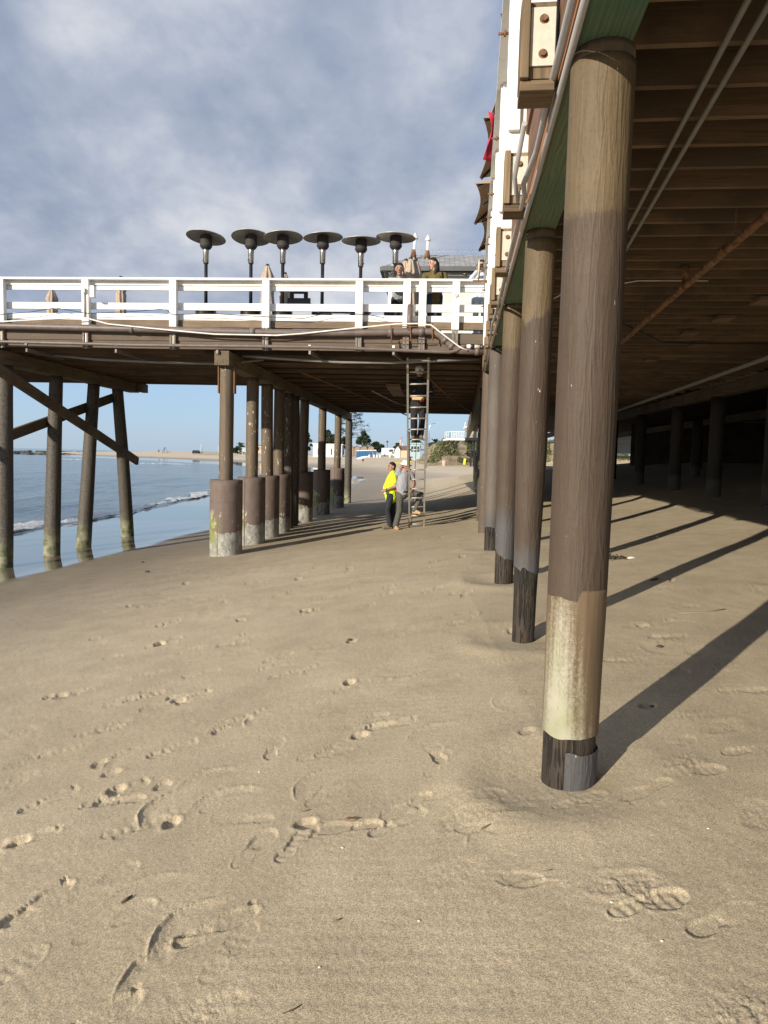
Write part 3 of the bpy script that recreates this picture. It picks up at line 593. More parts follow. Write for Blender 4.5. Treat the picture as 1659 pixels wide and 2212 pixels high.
# third pile
t, z0, hh = main_pile(5.25, 'third pile from the front, tan upper half, silver-grey lower wrap, short black foot')
shell('timber_foot', M['dark_timber'], t, lambda z: rf3(z)-0.006, -0.4, 0.7, 40, 20, wob=0.02, seed=22, lean=lean)
shell('brown_wrap', pile_wrap('brown_wrap_third', 2.75, 0.72), t, rf3, 0.30, hh-0.06, 44, 40, jag=0.05, jfreq=1, seed=26, wob=0.012, lean=lean)
shell('pile_head', M['mid_pile'], t, lambda z: rf3(z)-0.004, hh-0.07, hh-0.002, 36, 3, seed=7, wob=0.01, lean=lean)
t, z0, hh = main_pile(8.4, 'fourth pile from the front, grey-brown, mostly hidden behind the third pile', u=-0.02)
shell('timber_foot', M['dark_timber'], t, lambda z: rf3(z)-0.006, -0.4, 0.6, 36, 14, wob=0.02, seed=32)
shell('brown_wrap', pile_wrap('brown_wrap_fourth', 9.0, 0.45, brown=(0.11, 0.092, 0.078)), t, rf3, 0.35, hh-0.05, 36, 30, jag=0.03, jfreq=1, seed=36, wob=0.012)
t, z0, hh = main_pile(11.6, 'fifth pile from the front, brown down to its foot, at the pier corner', u=-0.03)
shell('brown_wrap', pile_wrap('brown_wrap_fifth', 9.0, -1, brown=(0.10, 0.075, 0.058)), t, lambda z: rf3(z)+0.01, -0.3, hh, 36, 30, seed=46, wob=0.012)
t, z0, hh = main_pile(15.2, 'black creosoted pile just behind the corner pile, in the deck shade', u=0.0)
shell('pile_wood', M['dark_pile'], t, rf3, -0.4, hh, 30, 12, seed=48, wob=0.015)
for i, (v, jh) in enumerate(((19.0, 0), (23.0, 0), (27.0, 0), (31.5, 1.65), (35.0, 1.65))):
    p = B(0.42 if jh else 0.3, v); zb = gz(p.x, p.y)
    t = empty('jacketed_pile' if jh else 'pier_pile', ['bare dark pile in deck shade, second behind the corner pile', 'bare dark pile in deck shade, third behind the corner pile', 'bare dark pile in deck shade, fourth behind the corner pile', 'nearer of two dark jacketed piles beyond the corner pile', 'farther of two dark jacketed piles beyond the corner pile'][i], 'pier pile', (p.x, p.y, zb), 0, 'shaded piles of the near pier beyond the corner')
    shell('pile_wood', M['dark_pile'], t, lambda z: 0.16, jh-0.2 if jh else -0.4, 3.4-zb, 24, 8, seed=50+i, wob=0.012)
    if jh: shell('concrete_jacket', M['jacket'], t, lambda z: 0.32, -0.4, jh, 32, 12, seed=60+i)

# deck structure of the near pier
md = empty('pier_deck', 'dark timber deck of the near pier with joists seen from below at right', 'pier deck'); md.matrix_world = FB
V0, V1, U1 = -5.0, 62.0, 17.0
m_ = MB().span(-0.11, 0.125, V0, V1, 3.40, 3.695); m_.build('edge_beam', M['green'], md, 0.006)
MB().span(-0.145, -0.112, V0, V1, 3.47, 3.93).build('ledger_board', M['ledger'], md, 0.003)
MB().span(-0.142, -0.112, V0, 13.4, 3.405, 3.467).build('rusty_strip', M['rust_wood'], md)
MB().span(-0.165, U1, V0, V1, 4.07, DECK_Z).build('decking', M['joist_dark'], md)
MB().span(-0.165, -0.125, V0, V1, 3.935, 4.069).build('edge_board', M['ledger'], md)
MB().span(-0.16, -0.06, V0, 13.2, DECK_Z+0.03, DECK_Z+0.15).build('curb', M['curb'], md, 0.004)
jm = None; nj = 0; v = -1.05
Rj = random.Random(5)
while v < V1-0.3:
    far = v > 20
    if jm is None:
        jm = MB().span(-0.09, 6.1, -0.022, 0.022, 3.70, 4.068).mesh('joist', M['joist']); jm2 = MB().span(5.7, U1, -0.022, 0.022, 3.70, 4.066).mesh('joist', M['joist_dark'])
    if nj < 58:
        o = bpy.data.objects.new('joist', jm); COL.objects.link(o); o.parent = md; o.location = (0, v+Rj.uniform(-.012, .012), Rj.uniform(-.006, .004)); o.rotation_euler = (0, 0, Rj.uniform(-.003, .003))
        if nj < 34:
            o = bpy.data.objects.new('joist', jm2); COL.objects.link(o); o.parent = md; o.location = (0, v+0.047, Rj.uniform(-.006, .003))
        nj += 1
    v += 0.392 if v < 18 else 0.98
# blocking pieces and inner beams
for k, (u, v) in enumerate(((3.1, 6.1), (3.0, 7.28), (2.9, 8.45), (3.9, 6.9), (4.6, 8.1), (3.4, 9.6), (4.9, 9.9), (6.2, 7.7), (5.6, 10.8), (3.1, 11.6))):
    MB().span(u, u+0.24, v+0.02, v+0.37, 3.655, 3.699).build('blocking_plate', M['joist'], md)
for u in (6.3, 11.0): MB().span(u-0.15, u+0.15, 7.5 if u > 10 else 9.0, V1-1, 3.39, 3.698).build('inner_beam', M['capw'], md, 0.006)
# dark piles under the building, wrapped in chain mesh
mesh_m, g, b = material('mesh_wrapped_pile'); v_, raw, rnd = g.obj(); z_ = g.sep(raw)[2]
wv = g.n('ShaderNodeTexWave', {'wave_type': 'BANDS', 'bands_direction': 'DIAGONAL'}, Scale=9.0); g.L.new(g.map(raw, (1.5, 1.5, 1)), wv.inputs[0])
setb(g, b, Base_Color=g.mix(g.math('MULTIPLY', g.ramp(wv.outputs[0], [(0.75, 0.0), (0.9, 1.0)]), g.ramp(z_, [(0.45, 1.0), (0.6, 0.1)])), (0.018, 0.015, 0.013), (0.20, 0.18, 0.145)), Roughness=0.8)
spots = [(6.3, 9.6), (6.3, 13.2), (6.3, 16.8), (6.3, 20.4), (6.3, 25), (6.3, 30), (6.3, 36), (11.0, 10.5), (11.0, 13.8), (11.0, 17.5), (11.0, 22.0), (9.0, 27.0), (11.0, 33.0), (14.2, 16.0), (14.2, 24.0)]
dp = None
for i, (u, v) in enumerate(spots):
    p = B(u, v); zb = gz(p.x, p.y)
    if dp is None:
        dp = empty('mesh_wrapped_pile', 'dark pile in the deep shade under the near pier, chain mesh round its foot', 'pier pile', (p.x, p.y, zb), 0, 'dark piles in the shade under the near pier')
        shell('pile_wood', mesh_m, dp, lambda z: 0.19, -0.5, 3.0, 24, 8, seed=70, wob=0.012); o = dp
    else: o = copy_tree(dp); o.location = (p.x, p.y, zb)
    o.scale.z = (3.395-zb)/3.0
    o['label'] = 'dark pile in the deep shade under the near pier, chain mesh round its foot'
# gravel ledge / retaining sill at the back under the pier, letting slivers of daylight in
def wallseg(a, b_, z0, z1, th, name, mat, label, cat):
    p, q = B(*a), B(*b_); o = MB().bar((p.x, p.y, (z0+z1)/2), (q.x, q.y, (z0+z1)/2), th, z1-z0).build(name, mat); return tag(o, label, cat)
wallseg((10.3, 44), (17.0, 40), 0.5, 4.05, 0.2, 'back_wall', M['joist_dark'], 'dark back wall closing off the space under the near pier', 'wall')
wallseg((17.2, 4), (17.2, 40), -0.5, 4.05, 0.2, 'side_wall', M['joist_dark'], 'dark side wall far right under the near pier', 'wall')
wallseg((4.6, 58), (9.2, 50), 0.3, 1.1, 0.3, 'rock_sill', M['concrete_grey'], 'low pale rock sill seen between the dark piles under the pier', 'wall')

# white railing of the near pier with its bolted post blocks
mr = empty('pier_railing', 'white railing along the near pier edge above bolted wood blocks', 'railing'); mr.matrix_world = FB @ Matrix.Rotation(-radians(0.75), 4, 'Z')
RV0, RV1 = -3.0, 11.9
for z0_, z1_ in ((4.30, 4.44), (4.58, 4.72), (4.86, 5.0)):
    MB().span(-0.162, -0.125, RV0, RV1, z0_, z1_).build('rail', M['white'], mr, 0.004)
MB().span(-0.375, -0.12, RV0, RV1, 5.125, 5.165).build('top_rail', M['white'], mr, 0.004)
posts = [-1.4, 0.30, 2.0, 3.70, 5.15, 5.95, 7.1, 8.35, 9.9, 11.3]
for i, v in enumerate(posts):
    s = 1.0
    po = MB().span(-0.335, -0.165, v, v+0.10, 3.80, 5.124).build('post', M['white'], mr, 0.005)
    bz = 3.41
    bl = MB().span(-0.335, -0.292, v-0.07, v+0.13, bz+0.02, 3.798).span(-0.2915, -0.168, v-0.03, v+0.13, bz+0.03, 3.797).build('block', M['block'], po, 0.005)
    MB().span(-0.332, -0.166, v-0.045, v+0.14, bz-0.03, bz+0.019).build('block_cap', M['blockx'], po, 0.004)
    pl = MB().span(-0.289, -0.170, v-0.042, v-0.031, bz+0.085, 3.765).build('plate', M['plate'], po, 0.002)
    for zb in (bz+0.14, 3.71):
        MB().cyl((-0.227, v-0.058, zb), (-0.227, v-0.041, zb), 0.016, 0.014, 6).cyl((-0.227, v-0.044, zb), (-0.227, v-0.040, zb), 0.022, None, 14).build('bolt', M['rust'], po)
    MB().cyl((-0.41, v+0.05, 4.66), (-0.33, v+0.05, 4.66), 0.011, None, 8).cyl((-0.37, v+0.05, 4.66), (-0.353, v+0.05, 4.66), 0.022, None, 6).build('bolt', M['rust'], po)
for v in posts:
    MB().span(-0.318, -0.236, v-0.040, v-0.002, 3.95, 5.122).build('picket', M['white'], mr, 0.004)


# conduits, clips, wires of the near pier
def bp(*pts): return [tuple(B(*p)) for p in pts]
o = MB().tube(bp((-0.172, -3, 3.43), (-0.170, 0.3, 3.44), (-0.172, 1.0, 3.40), (-0.215, 1.35, 3.345), (-0.18, 1.7, 3.40), (-0.18, 3.2, 3.41), (-0.18, 5.2, 3.39), (-0.205, 6.1, 3.345), (-0.18, 7.6, 3.40), (-0.17, 11.5, 3.40)), 0.017, 10).build('conduit', M['conduit'])
tag(o, 'pale grey conduit along the pier edge, the one bending down beside the first block', 'conduit', 'pale conduits along the pier edge')
o = MB().tube(bp((-0.132, -3, 3.378), (-0.132, 1.4, 3.378), (-0.14, 1.9, 3.365), (-0.145, 4.0, 3.375), (-0.14, 6.5, 3.37), (-0.135, 11.5, 3.375)), 0.017, 10).build('conduit', M['conduit'])
tag(o, 'pale grey conduit clipped straight along the pier edge, nearer the green beam', 'conduit', 'pale conduits along the pier edge')
o = MB().tube(bp((-0.275, 0.6, 3.38), (-0.275, 1.3, 3.37), (-0.25, 1.36, 3.24), (-0.235, 1.5, 3.36)), 0.014, 8).build('conduit_branch', M['conduit'])
tag(o, 'short white conduit branch dropping below the first bolted block', 'conduit')
o = MB().tube(bp((0.62, -1.2, 3.66), (0.65, 0.1, 3.66), (0.86, 3.5, 3.66), (0.93, 4.6, 3.66)), 0.016, 10).build('conduit', M['conduit_dark'])
tag(o, 'dull grey conduit under the joists, left one of the crossing pair', 'conduit', 'paired conduits under the joists')
o = MB().tube(bp((0.72, -1.2, 3.655), (0.75, 0.1, 3.655), (0.95, 3.5, 3.655), (1.02, 4.6, 3.655)), 0.016, 10).build('conduit', M['conduit_dark'])
tag(o, 'dull grey conduit under the joists, right one of the crossing pair', 'conduit', 'paired conduits under the joists')
rp = empty('drain_pipe', 'rusty orange drain pipe slanting below the joists of the near pier', 'pipe')
MB().tube(bp((1.60, 0.8, 3.45), (1.72, 2.9, 3.5), (1.83, 5.9, 3.5), (1.95, 9.0, 3.5)), 0.036, 14).build('pipe', M['rust_pipe'], rp)
for v in (3.4, 4.75, 6.4, 7.6): u = 1.60+0.043*(v-0.8); MB().cyl(B(u-.0, v-.05, 3.5), B(u+.004, v+.05, 3.5), 0.046, None, 14).build('coupling', M['rust_pipe'], rp); 
for v in (3.1, 6.9, 7.5): u = 1.60+0.043*(v-0.8); MB().cyl(B(u, v, 3.53), B(u, v, 3.9), 0.006, None, 6).build('hanger', M['rust'], rp)
MB().tube(bp((1.80, 4.75, 3.5), (1.78, 4.75, 3.66), (1.78, 4.75, 3.72)), 0.04, 12).build('riser', M['rust_pipe'], rp)
sp = empty('drain_pipe', 'long dull grey pipe hung deep under the near pier above the dark piles', 'pipe')
MB().tube(bp((4.3, 6.0, 3.46), (4.64, 9.66, 3.45), (5.12, 24.5, 3.45), (5.3, 30, 3.45)), 0.05, 12).build('pipe', M['conduit_dark'], sp)
for v in (9.0, 12.5, 16, 19.5): MB().cyl(B(4.64+0.033*(v-9.66), v-.06, 3.45), B(4.64+0.033*(v-9.66), v+.06, 3.45), 0.062, None, 12).build('coupling', M['conduit_dark'], sp)
o = MB().tube(bp((-0.2, 6.4, 3.9), (-0.1, 6.0, 3.5), (0.1, 5.6, 3.34), (0.55, 5.2, 3.52), (1.4, 5.2, 3.67), (2.2, 5.3, 3.69)), 0.006, 6).build('white_cable', M['cable_white'])
tag(o, 'thin white cable looping under the near pier joists past the second pile', 'cable')
o = MB().tube(bp((0.5, 6.9, 3.66), (1.6, 7.3, 3.62), (2.6, 8.6, 3.52), (3.4, 9.2, 3.6), (5.2, 9.3, 3.62)), 0.011, 6).build('black_cable', M['cable_black'])
tag(o, 'thick black cable sagging under the near pier joists', 'cable')

# dish antenna on the railing end
da = empty('dish_antenna', 'small round grey dish antenna clamped to the white railing end', 'antenna', tuple(B(-0.42, 5.0, 4.9)), -AB)
q = atZ(1034, 580, 5.02)
da.location = q; Rr = Matrix.Rotation(radians(90), 3, 'Y')
MB().lathe([(0.0, -0.02), (0.10, -0.015), (0.16, 0.0), (0.165, 0.012), (0.15, 0.012), (0.0, 0.0)], 28, rot=Rr).build('dish', M['plate'], da)
MB().cyl((0, 0, -0.0), (0.10, 0, 0), 0.035, 0.02, 12).bar((0.10, 0, -0.08), (0.10, 0, 0.08), 0.05, 0.03).build('mount', M['steel'], da)
MB().bar((-0.10, 0, -0.22), (0.22, 0, -0.22), 0.02, 0.03).cyl((0.0, 0, -0.22), (0.02, 0, -0.05), 0.012, None, 8).build('bracket', M['rust'], da)

# open brown umbrellas over the near pier
def patio_umbrella(u, v, z, s, label, rz):
    p = B(u, v); t = empty('patio_umbrella', label, 'umbrella', (p.x, p.y, DECK_Z), -AB+rz, 'open brown umbrellas on the near pier')
    h = z-DECK_Z; mb = MB(); vs = []; fs = []; cn = [(-s, -s), (s, -s), (s, s), (-s, s)]; m3 = 32; rings = [0.02, 0.25, 0.5, 0.75, 1.0]
    for r in rings:
        for k in range(m3):
            c0, c1 = cn[k//8], cn[(k//8+1) % 4]; q_ = (k % 8)/8; e = 4*q_*(1-q_); w = 1-0.10*e*r
            vs.append((r*w*(c0[0]+(c1[0]-c0[0])*q_), r*w*(c0[1]+(c1[1]-c0[1])*q_), h+0.75*(1-r)**1.15+0.05*e*r))
    for i in range(len(rings)-1):
        for k in range(m3): fs.append((i*m3+k, i*m3+(k+1) % m3, (i+1)*m3+(k+1) % m3, (i+1)*m3+k))
    c = mb.add(vs, fs).build('canopy', M['umb_brown'], t); sol = c.modifiers.new('thick', 'SOLIDIFY'); sol.thickness = 0.006
    MB().cyl((0, 0, 0.0), (0, 0, h+0.62), 0.022, None, 12).build('pole', M['black_metal'], t)
    rb = MB()
    for k in range(8): a = pi/4*k; sq = 1/max(abs(cos(a)), abs(sin(a))); rb.bar((0, 0, h+0.66), (s*sq*cos(a)*(0.97 if k % 2 else 0.88), s*sq*sin(a)*(0.97 if k % 2 else 0.88), h-0.03), 0.02, 0.025)
    rb.build('ribs', M['black_metal'], t); MB().lathe([(0.3, 0.0), (0.3, 0.06), (0.05, 0.1), (0.0, 0.1)], 20).build('base', M['black_metal'], t)
    return t
for (px, py, z, lab) in ((1085, 30, 6.1, 'open brown umbrella at the top edge, nearest along the white railing'), (1047, 255, 6.2, 'open brown umbrella above the red cloth, second along the white railing'),
                         (1030, 397, 6.3, 'open brown umbrella below the red cloth, its corner reaching farthest left'), (1040, 475, 6.3, 'lowest open brown umbrella, farthest along the white railing')):
    q = FB.inverted() @ atZ(px, py, z); s = 1.05
    patio_umbrella(q.x+s*0.98, q.y+s*0.98, z, s, lab, 0.0)
q = FB.inverted() @ atZ(1052, 290, 5.95)
fl = MB(); vs = []; fs = []
for i in range(11):
    for k in range(7):
        s_ = k/6; t_ = i/10; vs.append((0.06*sin(s_*9+t_*4)+0.34*s_, 0.30*s_+0.03*sin(t_*7), -0.62*t_-0.12*s_*(1-t_)*1.5))
for i in range(10):
    for k in range(6): fs.append((i*7+k, i*7+k+1, (i+1)*7+k+1, (i+1)*7+k))
f_ = empty('red_flag', 'limp red flag with a white patch hanging between two brown umbrellas', 'flag', tuple(FB @ Vector((q.x, q.y, 0)))[:2]+(6.25,), -AB)
c = fl.add(vs, fs, True).build('cloth', M['red'], f_); c.modifiers.new('thick', 'SOLIDIFY').thickness = 0.004
MB().add([(0.17, 0.34, -.06), (0.21, 0.36, -.30), (0.14, 0.24, -.22), (0.10, 0.20, -.08)], [(0, 1, 2, 3)]).build('white_patch', M['white'], f_).modifiers.new('thick', 'SOLIDIFY').thickness = 0.004
MB().cyl((0.22, 0.36, -2.1), (0.22, 0.36, 0.1), 0.014, None, 10).build('pole', M['white'], f_)

# ================================================================== CROSSING PIER
def main_edge_u(v):   # where the crossing deck meets the near pier
    lo, hi = 0, 20
    for _ in range(40):
        mid = (lo+hi)/2; q = FB.inverted() @ A(mid, v)
        if q.x < -0.17: lo = mid
        else: hi = mid
    return lo
cd = empty('pier_deck', 'weathered timber deck of the crossing pier with joists, fascia and cap beams', 'pier deck'); cd.matrix_world = FA
UL = -26.0
MB().span(UL, main_edge_u(0), 0.0, 0.05, 3.74, 3.90).build('fascia_board', M['fascia'], cd, 0.004)
MB().span(UL, main_edge_u(0), -0.02, 0.03, 3.903, 4.10).build('fascia_board', M['fascia'], cd, 0.004)
MB().span(UL, main_edge_u(0), 0.06, 0.16, 4.20, 4.34).build('curb', M['curb'], cd, 0.004)
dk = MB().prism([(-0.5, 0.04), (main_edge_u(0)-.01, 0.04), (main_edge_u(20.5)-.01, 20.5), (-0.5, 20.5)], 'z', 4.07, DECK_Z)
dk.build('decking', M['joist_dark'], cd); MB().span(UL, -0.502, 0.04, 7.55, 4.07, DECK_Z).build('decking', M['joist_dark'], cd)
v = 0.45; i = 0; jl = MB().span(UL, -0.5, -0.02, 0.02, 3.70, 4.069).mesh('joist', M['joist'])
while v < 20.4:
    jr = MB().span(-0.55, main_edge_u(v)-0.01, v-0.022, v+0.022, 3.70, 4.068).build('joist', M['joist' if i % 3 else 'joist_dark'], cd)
    jr.location = (0, 0, Rj.uniform(-.008, .004))
    if v < 7.5:
        o = bpy.data.objects.new('joist', jl); COL.objects.link(o); o.parent = cd; o.location = (0, v+0.046, Rj.uniform(-.008, .002))
    v += 0.40; i += 1
MB().span(-0.17, 0.14, -0.14, 21.0, 3.40, 3.695).build('cap_beam', M['capw'], cd, 0.008)
MB().span(-5.2, -4.88, -0.6, 7.1, 3.40, 3.69).build('cap_beam', M['capw'], cd, 0.008)
MB().span(-4.86, -4.70, 6.85, 7.35, 3.42, 3.68).build('cap_end', M['capw'], cd, 0.006)
MB().span(-10.2, -9.88, -0.2, 7.1, 3.40, 3.69).build('cap_beam', M['capw'], cd, 0.008)
for u in (-0.75, -0.3, 0.15, 0.6):
    for z in (3.80, 4.0): MB().cyl((u, -0.035 if z > 3.9 else -0.015, z), (u, 0.01, z), 0.022, None, 6).build('bolt', M['rust'], cd)

# row under the crossing pier
specs = [(0.18, 1.65, .145, 'm'), (2.26, 1.62, .145, 'm'), (3.81, 1.62, .15, 'm'), (5.24, 1.62, .15, 'm'), (6.5, 0, .16, 'd'), (7.3, 0, .16, 'd'), (8.95, 1.6, .15, 'm'), (12.8, 1.55, .15, 'm'), (17.05, 1.5, .15, 'm'), (21.0, 0, .17, 's')]
labs = ['front jacketed pile under the crossing pier, widest mossy concrete jacket', 'second jacketed pile behind the front one under the crossing pier', 'third jacketed pile in the row under the crossing pier, squeezed behind the second', 'fourth jacketed pile in the row, its jacket speckled with yellow lichen',
        'nearer of the two bare dark piles in the middle of the row', 'farther of the two bare dark piles in the middle of the row', 'jacketed pile just right of the bare dark piles, pale scalloped foot', 'shaded jacketed pile second from the far end of the row', 'last jacketed pile of the row, beside the white-streaked bare pile', 'bare pile with peeling white streaks at the far end of the row']
for i, (v, jh, r, kind) in enumerate(specs):
    p = A(0.0, v); zb = gz(p.x, p.y)
    t = empty('jacketed_pile' if jh else 'bare_pile', labs[i], 'pier pile', (p.x, p.y, zb), 0, 'piles in the row under the crossing pier')
    shell('pile_wood', M['mid_pile'] if kind == 'm' else (M['dark_pile'] if kind == 'd' else M['sea_pile']), t, lambda z: r*(1-0.012*z)+0.01, (jh-0.1 if jh else -0.4), 3.4-zb, 28, 22, seed=80+i, wob=0.02, bend=(0.012, 0.012))
    if jh:
        zt = 1.02-zb+0.0; jt = shell('concrete_jacket', M['jacket'], t, lambda z: 0.335 if i else 0.345, -0.4, zt, 44, 16, seed=90+i)
        MB().bar((-0.11, -0.322, 0), (-0.11, -0.322, zt-0.02), 0.018, 0.014, (0, 1, 0)).build('seam', M['pipe_brown'], jt)
        if i == 0: MB().lathe([(0.347, zt-0.46), (0.349, zt-0.455), (0.347, zt-0.45)], 44).build('joint_ring', M['pipe_brown'], jt)
    if i == 0:
        for sx_ in (-0.16, 0.17): MB().span(sx_-0.012, sx_+0.012, -0.09, 0.09, 3.4-zb-0.55, 3.4-zb).build('strap', M['rust'], t)
# seaward bent: battered piles in the wash and two cross braces
sea = [(0.45, 0.22, 'leftmost pile in the wash, cut by the left edge of the photo'), (2.55, 2.2, 'upright pile in the wash, second from the left'), (4.50, 3.80, 'pile in the wash leaning left at its foot'), (5.95, 6.60, 'pile in the wash leaning right at its foot, under the beam end')]
for i, (vt, vb, lab) in enumerate(sea):
    a, b_ = A(-5.05, vt, 3.42), A(-5.05, vb, 0); zb = gz(b_.x, b_.y)
    k = (-0.27-zb)/(3.4+0.27) if False else 0
    ztop = 3.42; t = empty('tidal_pile', lab, 'pier pile', (b_.x, b_.y, zb), 0, 'battered piles standing in the wash')
    hgt = ztop-zb; shell('pile_wood', M['sea_pile'], t, lambda z: 0.195-0.008*z, -0.5, hgt, 28, 24, seed=110+i, wob=0.02, bend=(0.01, 0.012), lean=((a.x-b_.x)/hgt, (a.y-b_.y)/hgt))
for i, (vt, vb, lab) in enumerate(((3.2, 2.7, 'x'), (0.4, 0.2, 'x'), (5.8, 6.2, 'x'))):
    a, b_ = A(-10.05, vt, 3.42), A(-10.05, vb, 0); zb = gz(b_.x, b_.y); hgt = 3.42-zb
    t = empty('tidal_pile', 'wet pile farther out in the sea beyond the left frame edge', 'pier pile', (b_.x, b_.y, zb), 0, 'outer piles in the sea')
    shell('pile_wood', M['sea_pile'], t, lambda z: 0.195-0.008*z, -0.5, hgt, 20, 8, seed=130+i, wob=0.02, lean=((a.x-b_.x)/hgt, (a.y-b_.y)/hgt))
def brace(v0, z0_, v1, z1_, u, label):
    o = MB().bar(A(u, v0, z0_), A(u, v1, z1_), 0.09, 0.24, (0, 0, 1)).build('cross_brace', M['brace'], None, 0.006); tag(o, label, 'brace', 'cross braces of the seaward bent')
q0, q1 = FA.inverted() @ atY(0, 800, 15.0), None
brace(-0.6, 3.36, 6.75, 1.27, -4.80, 'long timber brace falling to the right across the piles in the wash')
brace(6.3, 3.2, -0.4, 1.55, -5.29, 'timber brace rising to the right behind the piles in the wash')

# white railing of the crossing pier
cr_ = empty('pier_railing', 'white wooden railing along the front of the crossing pier', 'railing'); cr_.matrix_world = FA
UE = main_edge_u(0)-0.03
for z0_, z1_, v_ in ((4.36, 4.47, 0.07), (4.56, 4.70, 0.07), (4.955, 5.045, 0.07)):
    pass
for k, (a_, b_) in enumerate(((UL, -4.82), (-4.82, -2.96), (-2.96, -1.08), (-1.08, 0.88), (0.88, 2.81), (2.81, 4.77), (4.77, UE))):
    for z0_, z1_ in ((4.345, 4.475), (4.555, 4.70), (4.955, 5.045)):
        MB().span(a_+0.002, b_-0.002, 0.075+0.002*(k % 2), 0.113+0.002*(k % 2), z0_+Rj.uniform(-.006, .006), z1_+Rj.uniform(-.006, .006)).build('rail', M['white'], cr_, 0.004)
MB().span(UL, UE, 0.055, 0.155, 5.052, 5.135).build('rail_backing', M['white'], cr_, 0.004)
MB().span(UL, UE, -0.09, 0.165, 5.138, 5.18).build('top_rail', M['white'], cr_, 0.004)
whitefoot = simple('flaking_post_foot', (0.20, 0.165, 0.135), 0.85, 0.5, 40, 0.3, 60)
for i, u in enumerate((-20, -16.2, -12.4, -8.6, -6.7, -4.82, -2.96, -1.08, 0.88, 2.81, 3.78, 4.10, 4.77)):
    po = MB().span(u-0.075, u+0.075, -0.075, 0.052, 4.18, 5.137).build('post', M['white'], cr_, 0.006)
    po.rotation_euler = (0, 0, 0)
    if u == 4.77:
        MB().cyl((u, -0.10, 4.86), (u, -0.076, 4.86), 0.042, 0.036, 18).build('camera_dome', M['plate'], po)
        MB().tube([(u, -0.079, 4.82), (u+.012, -0.079, 4.6), (u-.02, -0.079, 4.35), (u-.02, -0.079, 4.2)], 0.004, 6).build('wire', M['cable_white'], po)
    for s_ in (-1, 1): MB().span(u+s_*0.04-0.022, u+s_*0.04+0.022, -0.085, -0.022, 3.72, 4.178).build('post_foot', whitefoot, po)
    MB().span(u-0.012, u+0.012, -0.062, -0.022, 3.72, 4.176).build('foot_channel', M['steel'], po)
bx = empty('junction_box', 'small white junction box with conduit on the second visible white post', 'junction box', tuple(A(-2.84, -0.13, 4.75)), -AA)
MB().box((0.08, 0, 0.12), (0.09, 0.10, 0.24)).build('box', M['white'], bx, 0.006); MB().cyl((-0.12, 0.03, -0.42), (-0.12, 0.03, 0.12), 0.014, None, 8).box((-0.12, 0.02, 0.15), (0.05, 0.05, 0.10)).build('conduit', M['conduit'], bx)

# pipes on the fascia
def ap(pts, v=-0.13): return [FA @ onA(x, y, v) for x, y in pts]
bpipe = empty('waste_pipe', 'thick brown waste pipe running along the crossing pier fascia with an elbow at right', 'pipe')
MB().tube(ap([(-700, 690), (0, 704), (300, 711), (560, 718), (620, 719), (770, 719), (900, 717), (930, 716), (950, 724), (975, 748), (990, 757), (1010, 758), (1052, 759)]), 0.072, 18).build('pipe', M['pipe_brown'], bpipe)
for x, y, x2, y2 in ((540, 717, 552, 717.5), (282, 710.5, 290, 711), (838, 718.5, 850, 718.3), (905, 717, 917, 716.6), (958, 731, 965, 738), (972, 745, 979, 751), (1026, 758.4, 1036, 758.7)):
    a_, b_ = ap([(x, y), (x2, y2)]); MB().cyl(a_, b_, 0.084, None, 18).build('coupling', M['pipe_brown'], bpipe)
a_, b_ = ap([(884, 716), (886, 662)], -0.15); MB().cyl(a_, b_, 0.055, None, 16).cyl(b_, b_+Vector((0, 0, 0.05)), 0.056, 0.035, 16).build('vent_stub', M['pipe_brown'], bpipe)
rods = MB().tube(ap([(845, 705), (934, 706)], -0.22), 0.010, 6).tube(ap([(845, 738), (928, 732)], -0.22), 0.010, 6).tube(ap([(886, 704), (888, 738)], -0.22), 0.014, 6).tube(ap([(845, 700), (846, 742)], -0.22), 0.016, 6).tube(ap([(934, 698), (935, 735)], -0.22), 0.016, 6)
rods.build('clamp_rods', M['rust'], bpipe)
wp = empty('water_pipe', 'thin grey-brown water pipe along the lower fascia, rising to white couplings at right', 'pipe')
MB().tube(ap([(-700, 722), (0, 738), (300, 745.5), (560, 748), (700, 750), (850, 756), (970, 761), (985, 758), (998, 749), (1012, 747)], -0.20), 0.034, 12).build('pipe', M['pipe_brown'], wp)
a_, b_ = ap([(1008, 748), (1036, 749.5)], -0.20); MB().cyl(a_, b_, 0.040, None, 14).build('white_coupling', M['cable_white'], wp)
a_, b_ = ap([(1016, 748.5), (1024, 749)], -0.20); MB().cyl(a_, b_, 0.055, None, 14).build('dark_coupling', M['black_metal'], wp)
a_, b_ = ap([(1034, 749.5), (1053, 750.5)], -0.20); MB().cyl(a_, b_, 0.036, None, 14).build('end_pipe', M['black_metal'], wp)
for i, x in enumerate((57, 250, 469, 669, 850)):
    q = onA(x, 748+x*0.008, -0.20); t = empty('pipe_bracket', ['strut bracket under the water pipe, far left', 'strut bracket under the water pipe, between the left bent and the front pile', 'strut bracket under the water pipe above the front cap end', 'strut bracket with a pale cap under the pipe, left of the ladder', 'strut bracket with a pale cap under the pipe beside the ladder'][i], 'bracket', tuple(FA @ q), -AA, 'strut brackets under the water pipe')
    MB().bar((0, 0, -0.075), (0.20 if i else 0.25, 1.0, -0.10), 0.045, 0.07).build('strut', M['pipe_brown'], t)
    MB().box((0, 0, 0.05), (0.05, 0.05, 0.05)).build('cap', M['cable_white'] if i > 2 else M['pipe_brown'], t)
o = MB().tube(ap([(-700, 640), (0, 695), (90, 690), (175, 685.5), (190, 688), (234, 700), (364, 713), (464, 722), (597, 724.5), (650, 721), (765, 709), (855, 700), (900, 699), (931, 702), (963, 727), (992, 749), (1010, 757)], -0.225), 0.016, 8).build('white_conduit', M['cable_white'])
